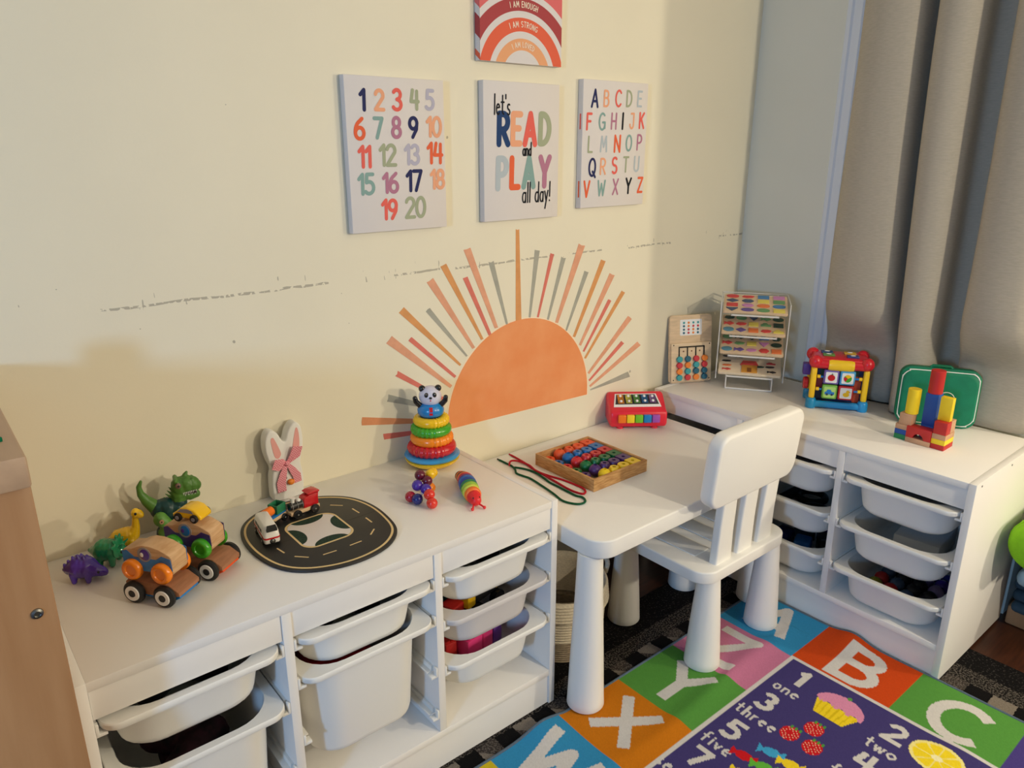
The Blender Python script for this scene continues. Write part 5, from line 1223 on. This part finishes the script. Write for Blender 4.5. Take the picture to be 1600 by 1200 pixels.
G().tube([(-.107, .200, .031), (.107, .200, .031)], .0018, 6).done('tie_bar', M_wire, t); G().tube([(-.107, .200, .289), (.107, .200, .289)], .0018, 6).done('tie_bar', M_wire, t)
PC = {'r': (206, 70, 66), 'b': (74, 126, 170), 'g': (104, 150, 96), 'y': (226, 206, 92), 'p': (196, 130, 176), 'v': (104, 84, 146), 't': (90, 140, 160), 'o': (226, 120, 66), 's': (70, 84, 110), 'd': (46, 70, 52), 'k': (44, 38, 36)}
PM = {k: mat('piece_'+k, c_, .5) for k, c_ in PC.items()}
def shape(n):
    if n == 'rect': return [(-.017, -.011), (.017, -.011), (.017, .011), (-.017, .011)]
    if n == 'tri': return [(-.018, .010), (.0, -.013), (.018, .010)]
    if n == 'ell': return [(.019*math.cos(a*.349), .011*math.sin(a*.349)) for a in range(18)]
    if n == 'hex': return [(.018*math.cos(a*math.pi/3), .012*math.sin(a*math.pi/3)) for a in range(6)]
    if n == 'dia': return [(-.018, 0), (0, -.012), (.018, 0), (0, .012)]
    if n == 'fish': return [(-.018, -.009), (-.009, -.002), (.004, -.010), (.018, 0), (.004, .010), (-.009, .003), (-.018, .009)]
    if n == 'car': return [(-.018, -.008), (.018, -.008), (.018, .001), (.008, .002), (.003, .010), (-.009, .010), (-.013, .002), (-.018, .001)]
    return [(-.018, -.003), (-.004, -.009), (.014, -.005), (.019, .003), (.006, .007), (-.012, .006)]
PUZ = [('farm', 'lowest wooden puzzle on the rack, with a red-roofed barn', None),
       ('p3', 'third wooden puzzle down on the rack, with teal and violet pieces', ['g ell', 'd fish', 'd tri', 'b car', 'd hex', 'r fish', 'g leaf', 'y rect', 'p tri', 'd ell', 't ell', 'v fish', 'p leaf', 'r hex', 'o rect']),
       ('p2', 'second wooden puzzle down on the rack, with a yellow front corner piece', ['d leaf', 'g ell', 's tri', 'g fish', 'd ell', 'r fish', 'r leaf', 'y rect', 'g car', 'd rect', 't ell', 'v dia', 'o rect', 'r leaf', 'y car']),
       ('shapes', 'top wooden puzzle on the rack, with rows of geometric shapes', ['r ell', 'r leaf', 'b rect', 'p rect', 's dia', 's hex', 'y rect', 'g rect', 'r rect', 'p hex', 'o ell', 'b ell', 's tri', 'v ell', 'g ell', 'y rect'])]
R_ = Matrix.Translation((2.030, -.246, CZ)) @ RZ(RT)
tl = math.atan2(.035, .116)
for (key, lab, pcs), (z, y) in zip(PUZ, SHF):
    b_ = bpy.data.objects.new('peg_puzzle', None); COL.objects.link(b_); tag(b_, lab, 'puzzle', 'wooden puzzles on the rack')
    b_.matrix_world = R_ @ T(0, y-.002, z-.0045) @ Matrix.Rotation(tl, 4, 'X')
    g = G(); g.prism(rrect(.100, .060, .005, 3, 0, .061), .009, T(0, 0, 0), bev=.001); g.done('board', M_ply if key != 'farm' else mat('light_ply', (236, 216, 184), .5, .3, noise=.1, nscale=20), b_)
    if pcs:
        nc = 4 if len(pcs) == 16 else 5; nr = len(pcs)//nc
        for i, s_ in enumerate(pcs):
            c_, n_ = s_.split(); cx_ = -.098+.196*(i % nc+.5)/nc; cy_ = .122-.122*(i//nc+.5)/nr
            g = G(); g.prism([(a*(1.05 if nc == 4 else .9), q*(.95 if nr == 4 else 1.15)) for a, q in shape(n_)], .0035, T(cx_, cy_, .0086), bev=.0005); g.done('piece', PM[c_], b_)
    else:
        for x, y_, c_, n_ in ((-.075, .104, 'k', 'leaf'), (-.032, .104, 'd', 'fish'), (.030, .106, 'k', 'leaf'), (-.076, .074, 'k', 'leaf'), (.068, .072, 'r', 'car'), (-.074, .046, 'o', 'leaf'), (-.074, .022, 'r', 'fish'), (.064, .050, 'k', 'leaf'), (.070, .020, 'k', 'fish'), (.032, .048, 'd', 'leaf')):
            g = G(); g.prism([(a*.8, q*.6) for a, q in shape(n_)], .003, T(x, y_, .0086), bev=.0004); g.done('piece', PM[c_], b_)
        g = G(); g.bb(-.026, .024, .008, .052, .0086, .0120, .0004); g.done('barn_front', mat('barn_amber', (214, 150, 60), .5), b_)
        g = G(); g.prism([(-.030, .052), (.028, .052), (.020, .078), (-.022, .078)], .004, T(0, 0, .0086), bev=.0004); g.done('barn_roof', PM['r'], b_)
        G().bb(-.008, .006, .009, .034, .0115, .0128).done('barn_door', mat('door_brown', (140, 84, 40), .5), b_)

# --- activity cube
t = thing('activity_cube', 'red, yellow and blue baby activity cube by the curtain', 'activity cube', (2.113, -.502, CZ), RT); t.scale = (1, 1, 1.05)
M_cr = mat('cube_red', (212, 22, 40), .3, coat=.3); M_cy = mat('cube_yellow', (246, 200, 34), .35); M_cb = mat('cube_blue', (28, 146, 208), .35, coat=.2); M_cn = mat('cube_navy', (22, 40, 84), .5); M_cg = mat('cube_dark_green', (24, 58, 30), .5)
HC, DC_ = .074, .048
for y in (-DC_, DC_): G().tube([(-HC+.01, y, .012), (HC-.01, y, .012)], .0105, 14).done('base_rail', M_cb, t)
for x in (-HC, HC): G().tube([(x, -DC_+.01, .012), (x, DC_-.01, .012)], .0105, 14).done('base_rail', M_cb, t)
for x in (-HC, HC):
    for y in (-DC_, DC_):
        g = G(); g.lathe([(0, 0), (.014, 0), (.0155, .004), (.0150, .024), (.0115, .030), (0, .030)], 24, 0, T(x, y, 0)); g.done('base_corner', M_cb, t, 60)
        g = G(); g.box((x, y, .076), (.017, .016, .096), .006, seg=3); g.done('post', M_cy, t, 60)
        g = G(); g.sph((x*.985, y*.985, .140), .0195, 0); g.done('top_corner', M_cr, t)
    for y in (-DC_,):
        for z in (.058, .096): G().cyl((x*.86, y, z), (x*.74, y, z), .0052, None, 14).done('peg', M_cy, t)
G().box((0, 0, .142), (2*HC+.012, 2*DC_+.012, .020), .008, seg=3).done('top_plate', M_cr, t, 60)
for y in (-DC_, DC_): G().tube([(-HC, y, .134), (HC, y, .134)], .0135, 16).done('top_rail', M_cr, t)
g = G(); g.lathe([(0, -.036), (.0150, -.036), (.0165, -.028), (.0165, .028), (.0150, .036), (0, .036)], 24, 0, T(0, -DC_-.001, .133) @ RY(90)); g.done('yellow_roller', M_cy, t, 60)
for x, y, c_ in ((-.036, .022, 'navy_tile'), (-.034, -.012, 'olive_tile'), (.030, .020, 'gold_tile'), (.034, -.018, 'teal_tile')):
    cc_ = {'navy_tile': (30, 60, 110), 'olive_tile': (96, 140, 60), 'gold_tile': (200, 160, 40), 'teal_tile': (52, 70, 130)}[c_]
    g = G(); g.box((x, y, .1545), (.034, .024, .005), .0015); b2 = g.done('top_button', mat(c_, cc_, .4), t); G().sph((x, y, .1572), (.008, .005, .0014), 0, 14, 6).done('button_print', M_whitem, b2)
G().bb(-HC+.010, HC-.010, -DC_+.014, -DC_+.018, .020, .120).done('front_panel', M_cn, t)
G().bb(-.054, .054, -DC_+.011, -DC_+.0145, .098, .122).done('hill_print', M_cg, t)
G().bb(.044, .063, -DC_+.010, -DC_+.0138, .022, .100).done('print_strip', mat('rust_print', (176, 62, 24), .5), t)
G().bb(-.0635, -.046, -DC_+.010, -DC_+.0138, .060, .090).done('print_strip', mat('maroon_print', (130, 18, 30), .5), t)
G().bb(HC-.008, HC-.004, -DC_+.018, DC_-.012, .020, .126).done('side_panel', M_cn, t); G().bb(-HC+.004, -HC+.008, -DC_+.018, DC_-.012, .020, .126).done('side_panel', M_cn, t)
TL = [(-.0245, .098, 'tile_violet', (112, 92, 168), 'apple'), (.0215, .098, 'tile_sky', (72, 162, 214), 'ballp'), (-.0245, .053, 'tile_lime', (120, 182, 70), 'carp'), (.0215, .053, 'tile_red', (210, 44, 50), 'duck')]
for x, z, nm, c_, pic in TL:
    q = G().box((x, -DC_-.002, z), (.043, .018, .042), .004, seg=3).done('flip_tile', mat(nm, c_, .4), t)
    g = G(); g.prism(rrect(.0165, .0160, .003, 3, x, z), .0006, T(0, -DC_-.0108, 0) @ FRONT); g.done('tile_face', M_whitem if pic != 'carp' else mat('pale_lime', (176, 214, 120), .5), q, 0)
    def pp(poly, c2, d=.0004): 
        g = G(); g.prism([(x+a, z+b3) for a, b3 in poly], .0005, T(0, -DC_-.0114-d, 0) @ FRONT); g.done('picture', c2, q, 0)
    circ = lambda r, n=18, cx=0, cy=0, ky=1: [(cx+r*math.cos(2*math.pi*k/n), cy+ky*r*math.sin(2*math.pi*k/n)) for k in range(n)]
    if pic == 'apple': pp(circ(.0105, 18, 0, -.001, .9), M_red); pp([(-.001, .007), (.001, .007), (.002, .0125), (.0005, .0125)], M_dark, .0009); pp([(.001, .009), (.006, .012), (.003, .008)], M_grn, .0009)
    if pic == 'ballp': pp(circ(.0112), M_grn); pp([(.0, .0)]+[(.0112*math.cos(a), .0112*math.sin(a)) for a in np.linspace(.5, 2.4, 10)], M_yel, .0009); pp([(.0, .0)]+[(.0112*math.cos(a), .0112*math.sin(a)) for a in np.linspace(2.7, 4.2, 10)], M_red, .0009)
    if pic == 'carp': pp([(a*.75, b3*.8) for a, b3 in shape('car')], M_blue); pp(circ(.0034, 12, -.007, -.0065), M_cn, .0009); pp(circ(.0034, 12, .007, -.0065), M_cn, .0009)
    if pic == 'duck': pp(circ(.0092, 16, .001, -.004, .72), M_yel); pp(circ(.0050, 14, .005, .005), M_yel, .0009); pp([(.009, .006), (.014, .004), (.009, .003)], M_org, .0013)
for z in (.058, .096):
    G().cyl((.0435, -DC_-.002, z), (.055, -DC_-.002, z), .0032, None, 12).done('axle', M_blue, t); G().cyl((-.055, -DC_-.002, z), (-.0465, -DC_-.002, z), .0032, None, 12).done('axle', M_blue, t)
G().box((-HC-.019, -.010, .108), (.022, .030, .034), .003).done('side_flap', mat('cube_purple', (84, 52, 140), .4), t)
g = G(); g.cyl((-HC-.026, -.018, .066), (-HC-.010, -.018, .066), .018, None, 28, 0, .003); g.done('side_knob', M_red, t)

# --- castle of wooden blocks
CR = -105
Rc = Matrix.Translation((1.995, -.818, CZ)) @ RZ(CR+15)   # local +x points towards the cabinet end, local -y faces the room
def block(label, kind, x, y, z, d, mm, group='blocks of the castle'):
    g = G()
    if kind == 'cyl': g.cyl((0, 0, 0), (0, 0, d[2]), d[0]/2, None, 32, 0, .001)
    elif kind == 'arch':
        r = .014; P2_ = [(-d[0]/2, 0), (-r, 0)]+[(r*math.cos(math.radians(a)), r*math.sin(math.radians(a))) for a in range(168, 0, -12)]+[(r, 0), (d[0]/2, 0), (d[0]/2, d[2]), (-d[0]/2, d[2])]
        g.prism(P2_, d[1], T(0, d[1]/2, 0) @ FRONT, bev=.0008)
    else: g.box((0, 0, d[2]/2), d, .0010)
    o = g.done('toy_block', mm, None); o.matrix_world = Rc @ T(x, y, z) ; tag(o, label, 'toy block', group); return o
k = .0325
s2 = .0142
# local frame: x runs along the front (left tower at -, near tower at +)
block('natural base slab under the red arch block of the castle', 'box', -.002, -.012, 0, (.064, k, s2), M_natural)
block('red arch block at the centre of the castle front', 'arch', -.002, -.012, s2, (.064, k, .031), M_redm)
block('green slab at the foot of the castle\'s far tower', 'box', -.0505, -.006, 0, (k, k, s2), M_grnm)
block('blue slab on the green slab of the far tower', 'box', -.0505, -.006, s2, (k, k, s2), M_bluem)
block('natural slab on the blue slab of the far tower', 'box', -.0505, -.006, 2*s2, (k, k, s2), M_natural)
block('natural cube in the castle\'s far tower under the yellow cylinder', 'box', -.044, -.004, 3*s2, (k, k, k), M_natural)
block('yellow cylinder on top of the castle\'s far tower', 'cyl', -.038, -.002, 3*s2+k, (.033, .033, .070), M_yelm)
block('red slab at the foot of the castle\'s near tower', 'box', .048, .004, 0, (k+.002, .058, s2), M_redm)
block('yellow slab on the red slab of the near tower', 'box', .048, .004, s2, (k+.002, .058, s2), M_yelm)
block('natural slab on the yellow slab of the near tower', 'box', .048, .004, 2*s2, (k+.002, .058, s2), M_natural)
block('red cube facing the room on the near tower slabs', 'box', .048, -.0105, 3*s2, (k, .0285, k+.002), M_redm)
block('natural cube beside the red cube on the near tower', 'box', .048, .0185, 3*s2, (k, .0285, k+.002), M_natural)
block('yellow rectangular block on top of the near tower', 'box', .046, .002, 3*s2+k+.002, (k-.002, .018, .064), M_yelm)
block('lower blue cube of the castle\'s middle tower', 'box', .004, .0215, 0, (k, k, .0485), M_bluem)
block('tall blue block of the castle\'s middle tower', 'box', .004, .0215, .0485, (k, k, .090), M_bluem)
block('red cylinder topping the castle\'s tall middle tower', 'cyl', .004, .0215, .1385, (.036, .036, .064), M_redm)

# --- green zip case with white piping
M_case = mat('case_green', (16, 122, 88), .6, .3, noise=.12, nscale=40, bump=.12, bscale=300); M_pipe = mat('white_piping', (232, 230, 222), .5)
t = thing('zip_case', 'green fabric zip case with white piping leaning on the curtain', 'case', (2.160, -.778, CZ), 0, None, (math.radians(-3), 0, math.radians(-60)))
g = G(); loft(g, [[(x*1.0, y_, z+.0855) for x, z in rrect(a, b_, .030, 6)] for a, b_, y_ in ((.090, .068, -.0225), (.096, .075, -.021), (.098, .0775, -.016), (.1035, .085, -.012), (.1035, .085, .013), (.100, .082, .018), (.090, .072, .0195))])
g.done('case_body', M_case, t, 60)
pp_ = catmull([(x*1.0, -.0172, z+.0855+.0016*math.sin(x*90)) for x, z in rrect(.0975, .077, .028, 4)], 3, True); G().tube(pp_, .0018, 8, True).done('piping', M_pipe, t)
G().torus((.020, -.0232, .084), .021, .0011, 0, FRONT).done('printed_circle', M_pipe, t); 
G().box((.023, -.0232, .083), (.010, .0010, .0042), .0004).done('printed_bar', M_pipe, t)
G().tube([(-.028, 0, .1695), (-.022, 0, .1745), (.022, 0, .1745), (.028, 0, .1695)], .0048, 8).done('handle', M_case, t)
